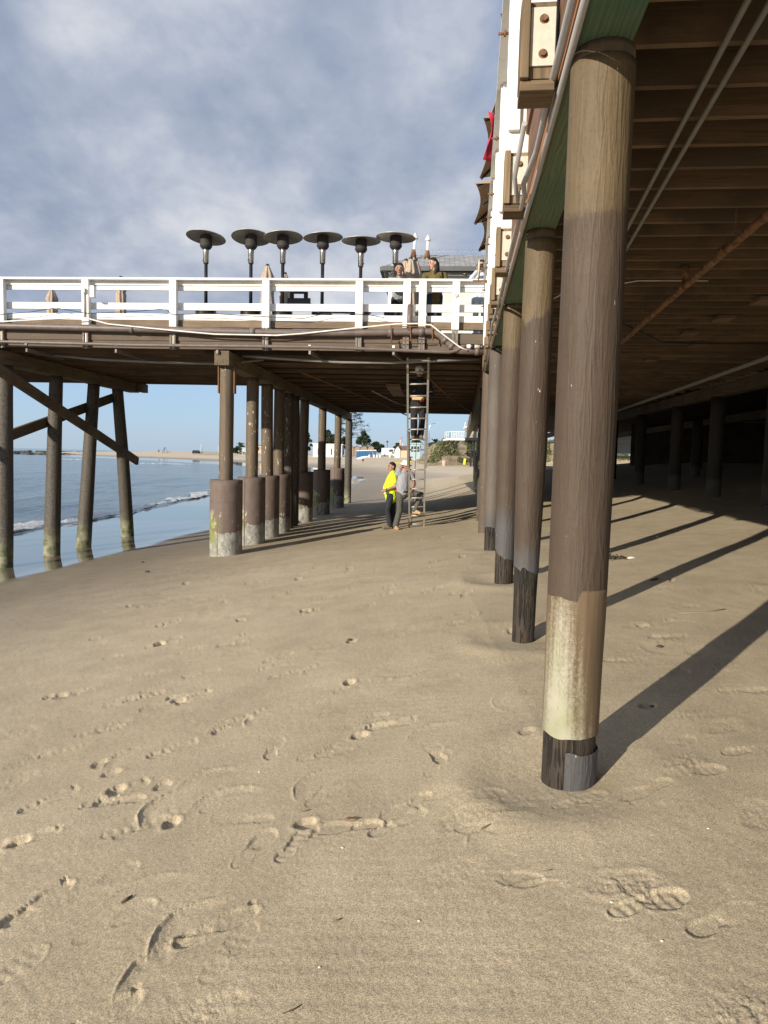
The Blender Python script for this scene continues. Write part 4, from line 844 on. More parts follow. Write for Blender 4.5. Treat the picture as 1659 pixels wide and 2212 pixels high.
tag(o, 'white conduit sagging in curves along the crossing pier fascia', 'conduit')
for pts, lab in (([(0, 679), (60, 675), (120, 665), (190, 677), (300, 672), (358, 667), (372, 680)], 'black cable drooping over the lower white rail at left'), ([(372, 680), (430, 678), (455, 677), (530, 682), (655, 688), (700, 678), (720, 676), (790, 679), (830, 686)], 'black cable drooping over the lower white rail at the heaters')):
    tag(MB().tube(ap(pts, -0.085), 0.007, 6).build('black_cable', M['cable_black']), lab, 'cable', 'black cables along the railing')
o = MB().tube([FA @ Vector(p) for p in ((-4.2, 0.5, 3.66), (-3.0, 0.45, 3.56), (-1.6, 0.5, 3.52), (-0.3, 0.7, 3.53), (0.6, 0.9, 3.66))], 0.03, 10).build('hose', M['conduit_dark'])
tag(o, 'dark hose sagging under the deck left of the front pile', 'hose')
o = MB().tube([FA @ Vector(p) for p in ((0.3, 0.35, 3.66), (1.2, 0.3, 3.60), (2.4, 0.28, 3.545), (3.5, 0.28, 3.55), (4.4, 0.3, 3.60), (5.3, 0.35, 3.66))], 0.03, 10).build('hose', M['conduit_dark'])
tag(o, 'dark grey hose sagging under the deck in front of the ladder top', 'hose')
rp = empty('sprinkler_pipe', 'thin rusty sprinkler pipe on hangers under the crossing pier deck left of the ladder', 'pipe')
MB().tube([FA @ Vector(p) for p in ((1.25, 2.0, 3.52), (2.2, 10.0, 3.52), (3.0, 18.5, 3.52))], 0.03, 8).build('pipe', M['rust'], rp)
for k in range(8): v = 2.2+k*2.1; MB().cyl(A(1.25+0.107*(v-2), v, 3.5), A(1.25+0.107*(v-2), v, 3.75), 0.008, None, 5).build('hanger', M['rust'], rp)
rp = empty('sprinkler_pipe', 'thin rusty sprinkler pipe on hangers under the crossing pier deck right of the ladder', 'pipe')
MB().tube([FA @ Vector(p) for p in ((4.15, 2.0, 3.52), (4.8, 8, 3.52), (6.6, 20, 3.5))], 0.03, 8).build('pipe', M['rust'], rp)
for k in range(6): v = 2.6+k*2.4; MB().cyl(A(4.15+0.125*(v-2), v, 3.5), A(4.15+0.125*(v-2), v, 3.75), 0.012, None, 5).build('hanger', M['rust'], rp)
tag(MB().tube([A(2.35, 8.0, 3.66), A(2.7, 9.2, 3.55), A(3.0, 11, 3.5), A(3.3, 12.4, 3.52), A(3.9, 14, 3.66)], 0.015, 6).build('white_cable', M['cable_white']), 'loose white cable hanging under the crossing deck left of the ladder', 'cable')
tag(MB().span(2.95, 3.35, 5.9, 9.2, 3.60, 3.68).build('grey_plank', M['curb'], None, 0.004, FA), 'pale plank fixed flat under the crossing deck beside the ladder', 'plank')

# ================================================================== THINGS ON THE CROSSING DECK
def heater(u, v, label, tilt=(0, 0), rz=0.0, drum=True):
    p = A(u, v); t = empty('patio_heater', label, 'patio heater', (p.x, p.y, DECK_Z), rz, 'patio heaters in a row on the crossing pier')
    lean_ = Matrix.Rotation(tilt[0], 3, 'Y') @ Matrix.Rotation(tilt[1], 3, 'X')
    MB().lathe([(0.235, 0.0), (0.235, 0.05), (0.225, 0.06), (0.225, 0.20), (0.23, 0.21), (0.225, 0.22), (0.225, 0.62), (0.235, 0.64), (0.235, 0.68), (0.20, 0.71), (0.05, 0.73), (0.0, 0.73)], 28).build('tank_housing', M['black_metal'], t)
    MB().cyl((0, 0, 0.7), (0, 0, 1.68), 0.038, None, 16).build('pole', M['black_metal'], t)
    MB().lathe([(0.042, 1.62), (0.062, 1.64), (0.064, 1.86), (0.068, 1.87), (0.066, 1.93), (0.05, 1.95)], 20).build('valve_body', M['steel'], t)
    MB().cyl((-0.075, 0, 1.70), (-0.05, 0, 1.70), 0.014, None, 8).build('knob', M['black_metal'], t)
    MB().lathe([(0.05, 1.93), (0.10, 1.95), (0.135, 2.0), (0.138, 2.02), (0.130, 2.03), (0.130, 2.21), (0.12, 2.22)], 24).build('burner', M['black_mesh'], t)
    o = MB().lathe([(0.0, 0.075), (0.10, 0.068), (0.25, 0.040), (0.42, -0.005), (0.432, -0.02), (0.428, -0.024), (0.40, -0.012), (0.25, 0.028), (0.10, 0.055), (0.0, 0.06)], 44, rot=lean_).build('reflector', M['reflector'], t)
    o.location = (0, 0, 2.205); return t
hd = [(-0.73, 'leftmost patio heater, standing apart from the other five', (0.07, -0.10)), (0.28, 'second patio heater from the left, just before the tan folded umbrella', (0.09, -0.10)), (0.99, 'third patio heater from the left, between two tan folded umbrellas', (0.05, -0.07)),
      (1.87, 'fourth patio heater from the left, beside the black stacked chairs', (0.02, -0.06)), (2.68, 'fifth patio heater, its reflector touching the rightmost one', (0.0, -0.04)), (3.46, 'rightmost patio heater, in front of the grey roofed building', (-0.03, -0.04))]
for i, (u, lab, tl) in enumerate(hd): heater(u, 1.0+(0.25 if i == 4 else 0), lab, tl, i*0.7)

def closed_umbrella(x, y, v, label, r=0.15, hang=1.3, base=True, group='folded tan umbrellas on the crossing pier'):
    q = onA(x, y, v); p = A(q.x, v); h = q.z-DECK_Z; t = empty('folded_umbrella', label, 'umbrella', (p.x, p.y, DECK_Z), random.uniform(0, 6), group)
    vs = []; fs = []; n = 30; prof = [(0.035, h-0.02), (0.06, h-0.08), (0.85*r, h-0.34), (0.62*r, h-0.46), (0.80*r, h-0.50), (0.72*r, h-0.75), (0.95*r, h-hang+0.25), (1.15*r, h-hang)]
    for rr, z in prof:
        for k in range(n):
            a = 2*pi*k/n; w = 1+0.26*cos(8*a+z*1.3)*min(1, rr/0.06); vs.append((rr*w*cos(a), rr*w*sin(a), z+0.03*cos(4*a)*(z < h-0.3)))
    for i in range(len(prof)-1):
        for k in range(n): fs.append((i*n+k, i*n+(k+1) % n, (i+1)*n+(k+1) % n, (i+1)*n+k))
    MB().add(vs, fs, True).build('canopy', M['umb_tan'], t)
    MB().lathe([(0.045, h-0.03), (0.05, h-0.005), (0.03, h+0.02), (0.0, h+0.025)], 14).build('cap', M['black_metal'], t)
    MB().cyl((0, 0, 0), (0, 0, h-0.1), 0.022, None, 12).build('pole', M['black_metal'], t)
    MB().lathe([(0.27, 0), (0.27, 0.05), (0.05, 0.08), (0.0, 0.08)], 20).build('base', M['black_metal'], t)
closed_umbrella(112, 622, 6.0, 'folded tan umbrella far left, seen only through the white rails', 0.17, 2.0)
closed_umbrella(261, 598, 5.2, 'folded tan umbrella with a tied waist left of the heaters', 0.16, 1.9)
closed_umbrella(578, 572, 3.6, 'folded tan umbrella standing between the second and third heaters', 0.19, 1.5)
closed_umbrella(616, 590, 4.2, 'folded tan umbrella just right of the third heater pole', 0.16, 1.9)
for x, y, v, lab in ((877, 561, 2.7, 'left one of three folded umbrellas bunched beside the dark-haired man'), (888, 557, 2.6, 'middle one of three folded umbrellas bunched beside the dark-haired man'), (898.5, 561, 2.75, 'right one of three folded umbrellas bunched beside the dark-haired man')):
    closed_umbrella(x, y, v, lab, 0.15, 1.5)
def chair(x, v, label, rz):
    q = onA(x, 690, v); p = A(q.x, v); t = empty('black_chair', label, 'chair', (p.x, p.y, DECK_Z), -AA+rz, 'black plastic chairs behind the white railing')
    bm_ = MB().box((0, 0.24, 0.66), (0.50, 0.03, 0.26)).box((-0.15, 0.25, 0.855), (0.09, 0.03, 0.13)).box((0.15, 0.25, 0.855), (0.09, 0.03, 0.13)).box((0, 0.25, 0.90), (0.212, 0.03, 0.05))
    bm_.build('backrest', M['black_metal'], t, 0.008); MB().box((0, 0, 0.43), (0.50, 0.48, 0.035)).build('seat', M['black_metal'], t, 0.008)
    for sx_ in (-1, 1):
        for sy in (-1, 1): MB().bar((0.22*sx_, 0.2*sy, 0.42), (0.25*sx_, 0.24*sy, 0.0), 0.04, 0.035, (1, 0, 0)).build('leg', M['black_metal'], t)
        MB().bar((0.26*sx_, 0.24, 0.66), (0.26*sx_, -0.2, 0.64), 0.05, 0.03).bar((0.26*sx_, -0.2, 0.64), (0.25*sx_, -0.22, 0.42), 0.045, 0.03, (1, 0, 0)).build('armrest', M['black_metal'], t)
chair(650, 0.75, 'black plastic armchair with a handle slot in its back, seen through the railing', pi)
tb = empty('patio_table', 'grey topped patio table edge showing right of the black chair', 'table', tuple(A(2.35, 1.7, DECK_Z)), -AA)
MB().box((0, 0, 0.80), (1.0, 0.8, 0.035)).build('tabletop', M['conduit_dark'], tb, 0.006)
for sx_ in (-1, 1):
    for sy in (-1, 1): MB().bar((0.44*sx_, 0.34*sy, 0.79), (0.44*sx_, 0.34*sy, 0), 0.04, 0.04, (1, 0, 0)).build('leg', M['black_metal'], tb)

# leaves: generic foliage builder used for shrubs and trees
def foliage_mat(name, a, b_, c_):
    m, g, b = material(name); oi = g.N.new('ShaderNodeObjectInfo'); tcn = g.N.new('ShaderNodeTexCoord')
    n = g.noise(tcn.outputs['Object'], 0.55, 3, 0.6); n2 = g.noise(tcn.outputs['Object'], 4.0, 2, 0.6)
    c = g.ramp(g.math('ADD', g.math('MULTIPLY', n, 0.6), g.math('MULTIPLY', n2, 0.4)), [(0.35, a), (0.5, b_), (0.65, c_)])
    setb(g, b, Base_Color=c, Roughness=0.65, Specular_IOR_Level=0.2); return m
M['leaf'] = foliage_mat('broad_leaves', (0.030, 0.045, 0.018), (0.055, 0.075, 0.028), (0.095, 0.115, 0.045))
M['leaf_dark'] = foliage_mat('dark_leaves', (0.018, 0.030, 0.016), (0.032, 0.047, 0.024), (0.055, 0.070, 0.034))
M['scrub'] = foliage_mat('dune_scrub', (0.060, 0.075, 0.030), (0.11, 0.12, 0.052), (0.19, 0.17, 0.085))
M['bark'] = wood('bark', (0.13, 0.10, 0.075), 'z', 0.5)
def leaf_mesh(rnd, n, pos, size, flat=0.35):
    vs = []; fs = []
    for i in range(n):
        c = pos(rnd); s = size*rnd.uniform(.6, 1.4)
        a = Vector((rnd.gauss(0, 1), rnd.gauss(0, 1), rnd.gauss(0, flat))).normalized(); b_ = a.orthogonal().normalized()
        b_ = (Matrix.Rotation(rnd.uniform(0, 6.28), 3, a) @ b_)*s*0.42; a = a*s; o = len(vs)
        vs += [c-a*0.5, c+b_*0.5, c+a*0.5, c-b_*0.5]; fs.append((o, o+1, o+2, o+3))
    m = MB(); m.add(vs, fs); return m
def tree(x, ytop, D, wpx, label, leaf='leaf', n=2600, ybase=986, clumps=26, lsize=0.5, trunk_frac=0.35, flat=0.75, seed=1, group='trees behind the far beach'):
    rnd = random.Random(seed); p = atY(x, ybase, D); zb = min(p.z, gz(p.x, p.y)); top = atY(x, ytop, D); h = top.z-zb; w = wpx*D/F/2
    t = empty('tree', label, 'tree', (p.x, p.y, zb), 0, group)
    tr = MB().tube([(0, 0, -0.3), (0.05*h*rnd.uniform(-.3, .3), 0, h*0.3), (0.03*h, 0.02*h, h*0.6), (0, 0, h*0.9)], 0.1, 9, True, [h*0.035, h*0.026, h*0.016, h*0.004])
    cl = []
    for i in range(clumps):
        a = rnd.uniform(0, 6.28); tz = rnd.random(); zz = h*(trunk_frac+(0.96-trunk_frac)*tz)
        env = math.sin(min(1, 0.18+tz*0.9)*pi)**0.6 if flat < 2 else 1
        r = w*env*sqrt(rnd.random())*0.85; c = Vector((r*cos(a), r*sin(a), zz)); cl.append((c, w*rnd.uniform(.22, .40)))
        if i % 2 == 0: tr.tube([(0, 0, zz*0.62), c*0.55+Vector((0, 0, zz*0.36)), c], 0.05, 6, True, [h*0.012, h*0.008, h*0.003])
    tr.build('trunk', M['bark'], t)
    def pos(r_):
        c, s = r_.choice(cl); d = Vector((r_.gauss(0, 1), r_.gauss(0, 1), r_.gauss(0, 1))).normalized()*s*(r_.random()**0.33); d.z *= flat; return c+d
    leaf_mesh(rnd, n, pos, lsize, 0.6).build('crown', M[leaf], t); return t
def palm(x, ytop, D, label, ybase=984, seed=1, s=1.0, group='palms behind the far beach'):
    rnd = random.Random(seed); p = atY(x, ybase, D); zb = min(p.z, gz(p.x, p.y)); h = atY(x, ytop, D).z-zb
    t = empty('palm_tree', label, 'palm tree', (p.x, p.y, zb), 0, group); lean_ = rnd.uniform(-.08, .08)
    MB().tube([(0, 0, -0.2), (lean_*h*0.5, 0, h*0.45), (lean_*h, 0, h*0.9)], 0.1, 9, True, [0.28*s, 0.2*s, 0.17*s]).build('trunk', M['bark'], t)
    vs = []; fs = []
    for k in range(34):
        a = rnd.uniform(0, 6.28); e = rnd.uniform(-0.5, 1.3); L = rnd.uniform(1.6, 2.6)*s; c = Vector((lean_*h, 0, h*0.9)); d = Vector((cos(a)*cos(e), sin(a)*cos(e), sin(e))); sd_ = d.cross(Vector((0, 0, 1))).normalized()
        pts = [c+d*(L*q)-Vector((0, 0, 1))*(0.55*L*q*q) for q in (0, .33, .66, 1)]; ws = (0.08*s, 0.30*s, 0.26*s, 0.02); o = len(vs)
        for p_, w_ in zip(pts, ws): vs += [p_+sd_*w_-Vector((0, 0, w_*0.5)), p_, p_-sd_*w_-Vector((0, 0, w_*0.5))]
        for i in range(3):
            for j in range(2): fs.append((o+i*3+j, o+i*3+j+1, o+(i+1)*3+j+1, o+(i+1)*3+j))
    MB().add(vs, fs).build('crown', M['leaf_dark'], t)
def shrub(x, y, v, label, hgt, w, n, seed, leaf='leaf'):
    q = onA(x, y, v); p = A(q.x, v); rnd = random.Random(seed); t = empty('planter_shrub', label, 'plant', (p.x, p.y, DECK_Z), 0, 'shrubs on the crossing deck')
    MB().box((0, 0, 0.14), (w*1.1, 0.3, 0.28)).build('planter', M['conduit_dark'], t, 0.01)
    st = MB(); tips = []
    for k in range(14):
        e = Vector((rnd.uniform(-1, 1)*w*0.55, rnd.uniform(-.2, .2), rnd.uniform(.55, 1)*hgt)); st.tube([(e.x*0.3, 0, 0.2), e*0.6+Vector((0, 0, 0.1)), e], 0.006, 5); tips.append(e)
    st.build('stems', M['bark'], t)
    def pos(r_):
        e = r_.choice(tips); return e*r_.uniform(.6, 1.03)+Vector((r_.gauss(0, .04), r_.gauss(0, .04), r_.gauss(0, .03)))
    leaf_mesh(rnd, n, pos, 0.06, 0.6).build('leaves', M[leaf], t)
shrub(395, 690, 2.2, 'twiggy shrub showing under the rails left of the first heater', 0.62, 0.9, 240, 3)
shrub(490, 690, 2.0, 'low twiggy shrub behind the rails between the first two heaters', 0.42, 0.7, 150, 4)
shrub(1000, 690, 2.4, 'leafy green shrub behind the railing below the white wall', 0.42, 2.0, 620, 5)

# building on the deck
hb = empty('deck_building', 'white clapboard building with grey shingle hip roof behind the woman', 'building', tuple(A(0, 0, 0)), -AA)
sid, g, b = material('white_clapboard'); v_, raw, rnd = g.obj()
wv = g.n('ShaderNodeTexWave', {'wave_type': 'BANDS', 'bands_direction': 'Z', 'wave_profile': 'SAW'}, Scale=1.55); g.L.new(raw, wv.inputs[0])
setb(g, b, Base_Color=g.mix(g.ramp(g.noise(v_, 2, 4, .6), [(0.3, 0), (0.7, 1.0)]), (0.62, 0.62, 0.58), (0.72, 0.71, 0.67)), Roughness=0.6, Normal=g.bump(wv.outputs[0], 0.9, 0.03))
shg, g, b = material('grey_shingles'); v_, raw, rnd = g.obj()
bt = g.n('ShaderNodeTexBrick', {'offset': 0.5}, Scale=3.0, Color1=(0.27, 0.27, 0.265, 1), Color2=(0.40, 0.40, 0.39, 1), Mortar=(0.07, 0.07, 0.07, 1), Mortar_Size=0.022, Bias=0.0, Brick_Width=0.85, Row_Height=0.5)
g.L.new(raw, bt.inputs[0]); ns = g.noise(v_, 6, 5, 0.7)
setb(g, b, Base_Color=g.mix(1.0, bt.outputs[0], g.ramp(ns, [(0.3, 0.7), (0.7, 1.15)]), 'MULTIPLY'), Roughness=0.9, Normal=g.bump(g.math('ADD', ns, g.math('MULTIPLY', bt.outputs[1], -1.0)), 0.6, 0.02))
u0, u1, v0_, v1_ = 3.03, 14.0, 5.25, 9.6
MB().span(u0, u1, v0_, v1_, 4.05, 6.66).build('walls', sid, hb); MB().span(u0-0.03, u0+0.11, v0_-0.03, v0_-0.001, 4.05, 6.66).build('corner_board', M['white'], hb)
for z in (5.02, 5.2): MB().span(u0+0.12, u1, v0_-0.02, v0_-0.001, z, z+0.03).build('trim', M['white'], hb)
er, ev = 0.18, 0.35; rz_ = 7.72; rv = (v0_+v1_)/2; rl = 3.68
P = [(u0-er, v0_-ev, 6.72), (u1, v0_-ev, 6.72), (u1, v1_+ev, 6.72), (u0-er, v1_+ev, 6.72), (rl, rv, rz_), (u1, rv, rz_)]
MB().add(P, [(0, 1, 5, 4), (2, 3, 4, 5), (3, 0, 4), (0, 3, 2, 1), (1, 2, 5)]).build('roof', shg, hb)
MB().span(u0-er-0.01, u1, v0_-ev-0.06, v0_-ev-0.002, 6.60, 6.715).span(u0-er-0.06, u0-er-0.002, v0_-ev, v1_+ev, 6.60, 6.715).build('gutter', simple('dark_gutter', (0.10, 0.10, 0.105), 0.5), hb)
for x in (1003, 1060): q = onA(x, 592, v0_-0.05); MB().box((q.x, v0_-0.04, 6.58), (0.06, 0.06, 0.10)).build('bracket', M['white'], hb)
sp_ = MB(); k = 0
while rl+k*0.055 < 9.0:
    uu = rl+k*0.055; sp_.cyl((uu, rv, rz_-0.01), (uu+0.03*(-1)**k, rv-0.03, rz_+0.17), 0.0022, None, 4); k += 1
sp_.build('bird_spikes', M['steel'], hb)
for (xb, yb, xt, yt) in ((893, 547, 897, 507), (923, 549, 924.5, 511)):
    qb = onA(xb, yb, rv-0.9); qt = onA(xt, yt, rv-0.9); MB().tube([(qb.x, rv-0.9, qb.z-0.25), (qt.x, rv-0.9, qt.z-0.10)], 0.042, 14).lathe([(0.085, 0.0), (0.085, 0.03), (0.03, 0.13), (0.025, 0.16), (0.0, 0.16)], 18, (qt.x, rv-0.9, qt.z-0.12)).build('vent_pipe', M['white'], hb)
    MB().lathe([(0.09, -0.12), (0.075, 0.0), (0.054, 0.10)], 16, (qb.x, rv-0.9, qb.z)).build('vent_collar', M['rust_pipe'], hb)
q = onA(848, 583, v0_-0.08); MB().cyl((q.x, v0_-0.07, q.z-0.13), (q.x, v0_-0.07, q.z+0.13), 0.05, None, 14).build('wall_pipe', M['white'], hb)  # short upright white pipe on the wall, not a light
q = onA(1022, 662, v0_-0.02); MB().lathe([(0.13, 0), (0.16, 0.0), (0.16, 0.04), (0.13, 0.04)], 24, (q.x, v0_-0.02, q.z), Matrix.Rotation(pi/2, 3, 'X')).build('hose_ring', M['plate'], hb)

# ================================================================== LADDER
LB, LT = Vector(ground_px(900, 1139)), None
bl, br_ = ground_px(884, 1139), ground_px(915.5, 1137)
LB = (bl+br_)/2; LT = A(0, 0.18, 0); LT = atY(903, 766, 15.15); wl = 0.19
ld = empty('extension_ladder', 'aluminium extension ladder leaning from the sand up to the crossing deck', 'ladder', tuple(LB))
axis = (LT-LB); Ll = axis.length; axis.normalize(); side = Vector((1, 0, 0)); side = (side-axis*side.dot(axis)).normalized(); nrm = side.cross(axis)
for s_ in (-1, 1):
    MB().bar(side*(wl*s_)-axis*0.06, side*(wl*s_)+axis*Ll*0.60, 0.042, 0.07, nrm).build('rail', M['aluminium'], ld)
    MB().bar(side*((wl+0.03)*s_)+axis*Ll*0.40+nrm*0.02, side*((wl+0.03)*s_)+axis*(Ll-0.04)+nrm*0.02, 0.042, 0.07, nrm).build('rail', M['aluminium'], ld)
    MB().bar(side*(wl*s_)-axis*0.07-nrm*0.03, side*(wl*s_)-axis*0.02+nrm*0.03, 0.06, 0.02, axis).build('foot', M['black_metal'], ld)
k = 0.10
rungs = []
while k < Ll-0.05:
    up_ = k > Ll*0.58; ww = wl+(0.03 if up_ else 0); c = axis*k+(nrm*0.02 if up_ else Vector())
    MB().cyl(c-side*(ww-0.014), c+side*(ww-0.014), 0.0175, None, 10).build('rung', M['aluminium'], ld); rungs.append(LB+c); k += 0.305
# pull rope hanging through the rungs
ropep = [LB+axis*(Ll*0.77)-nrm*0.05, LB+axis*(Ll*0.62)-side*0.005-nrm*0.03, LB+axis*(Ll*0.3)-side*0.06-nrm*0.03, LB+axis*(Ll*0.13)-side*0.10-nrm*0.03, LB+axis*0.10-side*0.13]
tag(MB().tube(ropep, 0.007, 6).build('rope', M['cable_black']), 'black pull rope hanging down the middle of the ladder', 'rope')

# ================================================================== PEOPLE
def cone(mb, p0, p1, r0, r1, n=14, flat=None):
    p0, p1 = Vector(p0), Vector(p1); d = p1-p0; L = max(d.length, 1e-4); d.normalize(); a = d.orthogonal().normalized(); b_ = d.cross(a); vs = []; fs = []; prof = []
    for i in range(5): t = pi/2*i/4; prof.append((r0*sin(t) if i else 1e-4, -r0*cos(t)))
    for i in range(5): t = pi/2*i/4; prof.append((r1*cos(t) if i < 4 else 1e-4, L+r1*sin(t)))
    for r, z in prof:
        for k in range(n):
            off = (a*cos(2*pi*k/n)+b_*sin(2*pi*k/n))*r
            if flat: off = off-flat[0]*(off.dot(flat[0])*(1-flat[1]))
            vs.append(p0+d*z+off)
    for i in range(len(prof)-1):
        for k in range(n): fs.append((i*n+k, i*n+(k+1) % n, (i+1)*n+(k+1) % n, (i+1)*n+k))
    fs.append(tuple(range(n))[::-1]); fs.append(tuple((len(prof)-1)*n+k for k in range(n))); mb.add(vs, fs, True)
def blob(name, parts, mat, parent, voxel=0.012, it=4):
    mb = MB()
    for p in parts: cone(mb, p[0], p[1], p[2], p[3], 14, p[4] if len(p) > 4 else None)
    o = mb.build(name, mat, parent)
    r = o.modifiers.new('r', 'REMESH'); r.mode = 'VOXEL'; r.voxel_size = voxel; r.use_smooth_shade = True
    s_ = o.modifiers.new('s', 'SMOOTH'); s_.iterations = it; s_.factor = 0.5
    dg = bpy.context.evaluated_depsgraph_get(); me = bpy.data.meshes.new_from_object(o.evaluated_get(dg)); o.modifiers.clear(); old = o.data; o.data = me; bpy.data.meshes.remove(old)
    if not me.materials: me.materials.append(mat)
    return o
def cloth(name, col, rough=0.85):
    m, g, b = material(name); v, raw, rnd = g.obj()
    f1 = g.noise(g.map(v, (6, 6, 3)), 1.0, 4, 0.6, 1.2); f2 = g.noise(v, 120, 2, 0.5)
    setb(g, b, Base_Color=g.mix(g.ramp(f1, [(0.3, 0), (0.7, 1)]), tuple(c*0.85 for c in col), tuple(min(1, c*1.1) for c in col)), Roughness=rough, Specular_IOR_Level=0.2, Normal=g.bump(g.math('ADD', f1, g.math('MULTIPLY', f2, 0.05)), 1.0, 0.06)); return m
SKIN = simple('skin', (0.44, 0.25, 0.17), 0.5, 0.12, 12); SKIN2 = simple('tan_skin', (0.36, 0.19, 0.125), 0.5, 0.15, 12)
HAIR = simple('dark_hair', (0.012, 0.009, 0.008), 0.8, 0.4, 30, 0.5, 90); EYE = simple('eye', (0.03, 0.02, 0.02), 0.2); LIP = simple('lips', (0.30, 0.10, 0.09), 0.5)
HI_VIS = cloth('hi_vis_yellow', (0.62, 0.80, 0.04)); GREYT = cloth('grey_cotton', (0.33, 0.34, 0.375)); OLIVE = cloth('olive_fleece', (0.135, 0.105, 0.035)); JEANS = cloth('dark_denim', (0.035, 0.05, 0.085))
BLACKT = cloth('black_workwear', (0.028, 0.028, 0.032)); GREYP = cloth('grey_work_trousers', (0.10, 0.10, 0.088)); CHAR = cloth('charcoal_trousers', (0.032, 0.034, 0.042)); PALEB = cloth('pale_blue_cotton', (0.55, 0.63, 0.72))
BOOT = simple('tan_boot_leather', (0.42, 0.27, 0.14), 0.7, 0.2, 20, 0.3, 60); SHOE = simple('brown_shoe', (0.16, 0.115, 0.08), 0.7, 0.2, 20); GLOVE = simple('red_glove', (0.55, 0.03, 0.025), 0.7); PALEWOOD = simple('fresh_pine', (0.60, 0.40, 0.19), 0.7, 0.2, 8)
def hand(w, d, nml, curl=0.5, flip=1):
    """palm, four bent fingers and a thumb; w wrist, d pointing direction, nml back-of-hand normal"""
    d = Vector(d).normalized(); nml = Vector(nml); nml = (nml-d*nml.dot(d)).normalized(); s = d.cross(nml)*flip; w = Vector(w); out = []
    for k, (o, L) in enumerate(((-.028, .066), (-.0095, .074), (.0095, .070), (.028, .056))):
        b0 = w+s*o*0.6+d*0.012; k0 = w+s*o+d*0.085; out.append((b0, k0, 0.0155, 0.0125))
        d1 = (d*cos(curl)-nml*sin(curl)); d2 = (d*cos(2*curl)-nml*sin(2*curl)); k1 = k0+d1*L*0.55; k2 = k1+d2*L*0.45; out += [(k0, k1, 0.0095, 0.0088), (k1, k2, 0.0088, 0.0075)]
    t0 = w-s*0.024+d*0.025; t1 = t0-s*0.030+d*0.030-nml*0.008; t2 = t1-s*0.006+d*0.028-nml*0.012; out += [(t0, t1, 0.0135, 0.0105), (t1, t2, 0.0105, 0.008)]
    return out
def person(label, loc, J, look, rz=0.0):
    t = empty('person', label, 'person', loc, rz); V = Vector; q = {k: V(v) for k, v in J.items() if isinstance(v, tuple) and len(v) == 3}
    f = q['face'].normalized(); tf = q.get('tface', q['face']); tf = V((tf.x, tf.y, 0)).normalized(); hd_ = q['head']; sk = look.get('skin', SKIN); sdx = f.cross(V((0, 0, 1))).normalized(); upv = sdx.cross(f)
    fl = (tf, look.get('depth', 0.72))
    body = [(hd_+upv*0.03-f*0.012, hd_+upv*0.03+f*0.008, 0.088, 0.086), (hd_+f*0.022-upv*0.035, hd_+f*0.040-upv*0.088, 0.066, 0.036), (hd_+f*0.086+upv*0.012, hd_+f*0.106-upv*0.022, 0.009, 0.0145),
            (hd_+sdx*0.084-upv*0.012, hd_+sdx*0.086+upv*0.022-f*0.012, 0.014, 0.018), (hd_-sdx*0.084-upv*0.012, hd_-sdx*0.086+upv*0.022-f*0.012, 0.014, 0.018), (hd_+f*0.084-upv*0.048, hd_+f*0.085-upv*0.05, 0.020, 0.018),
            (hd_-upv*0.05-f*0.02, q['neck'], 0.056, 0.062), (q['neck'], q['chest'], 0.07, 0.14, fl), (q['chest'], q['pelvis'], 0.145, 0.14, fl)]
    for sd_ in 'LR':
        body += [(q['sh'+sd_], q['el'+sd_], 0.050, 0.040), (q['el'+sd_], q['wr'+sd_], 0.041, 0.028)]
        body += hand(q['wr'+sd_], q['hd'+sd_], q.get('hn'+sd_, V((0, 0, 1))), J.get('curl'+sd_, 0.5), 1 if sd_ == 'L' else -1)
        body += [(q['hip'+sd_], q['kn'+sd_], 0.080, 0.055), (q['kn'+sd_], q['an'+sd_], 0.054, 0.038), (q['an'+sd_], q['an'+sd_]+(q['to'+sd_]-q['an'+sd_])*0.8, 0.036, 0.028)]
    blob('body', body, sk, t, 0.0085, 3)
    sl = look.get('sleeve', 0.5)
    top = [(q['neck']-V((0, 0, .02)), q['chest'], 0.085, 0.165, fl), (q['chest'], q['belly'], 0.165, look.get('belly', 0.155), fl), (q['belly'], q['pelvis']-V((0, 0, look.get('hem', 0.0))), look.get('belly', 0.155), look.get('hemr', 0.155), fl)]
    for sd_ in 'LR':
        s0, e0, w0 = q['sh'+sd_], q['el'+sd_], q['wr'+sd_]; top.append((q['chest']+(s0-q['chest'])*0.4+V((0, 0, .04)), s0, 0.085, 0.070))
        if sl <= 1: top.append((s0, s0+(e0-s0)*sl, 0.070, 0.062))
        else: top += [(s0, e0, 0.068, 0.056), (e0, e0+(w0-e0)*0.92, 0.056, 0.042)]
    if look.get('hood'): top += [(q['neck']-tf*0.05+V((0, 0, .01)), q['neck']-tf*0.10-V((0, 0, .06)), 0.075, 0.07)]
    blob(look.get('topname', 'shirt'), top, look['top'], t, 0.011, 3)
    tr = [(q['pelvis']+V((0, 0, .06)), q['pelvis']-V((0, 0, .04)), 0.150, 0.145, fl)]
    for sd_ in 'LR':
        tr += [(q['hip'+sd_]+V((0, 0, .02)), q['kn'+sd_], 0.100, 0.076), (q['kn'+sd_], q['an'+sd_]+V((0, 0, .02)), 0.076, look.get('cuff', 0.066))]
    blob('trousers', tr, look['pants'], t, 0.011, 3)
    for sd_ in 'LR':
        a_, b_ = q['an'+sd_], q['to'+sd_]; d = (b_-a_); d.z = 0; d.normalize()
        blob('shoe', [(a_-V((0, 0, .0)), a_-d*0.03-V((0, 0, .05)), 0.050, 0.046), (a_-d*0.03-V((0, 0, .045)), b_, 0.045, 0.040), (a_+V((0, 0, .0)), b_+V((0, 0, .012))-d*0.04, 0.045, 0.038)], look['shoe'], t, 0.009, 2)
    for s_ in (-1, 1): MB().ball(hd_+f*0.086+sdx*0.031*s_+upv*0.018, 0.0115, (1, 1, .8), 8, 6).build('eye', EYE, t)
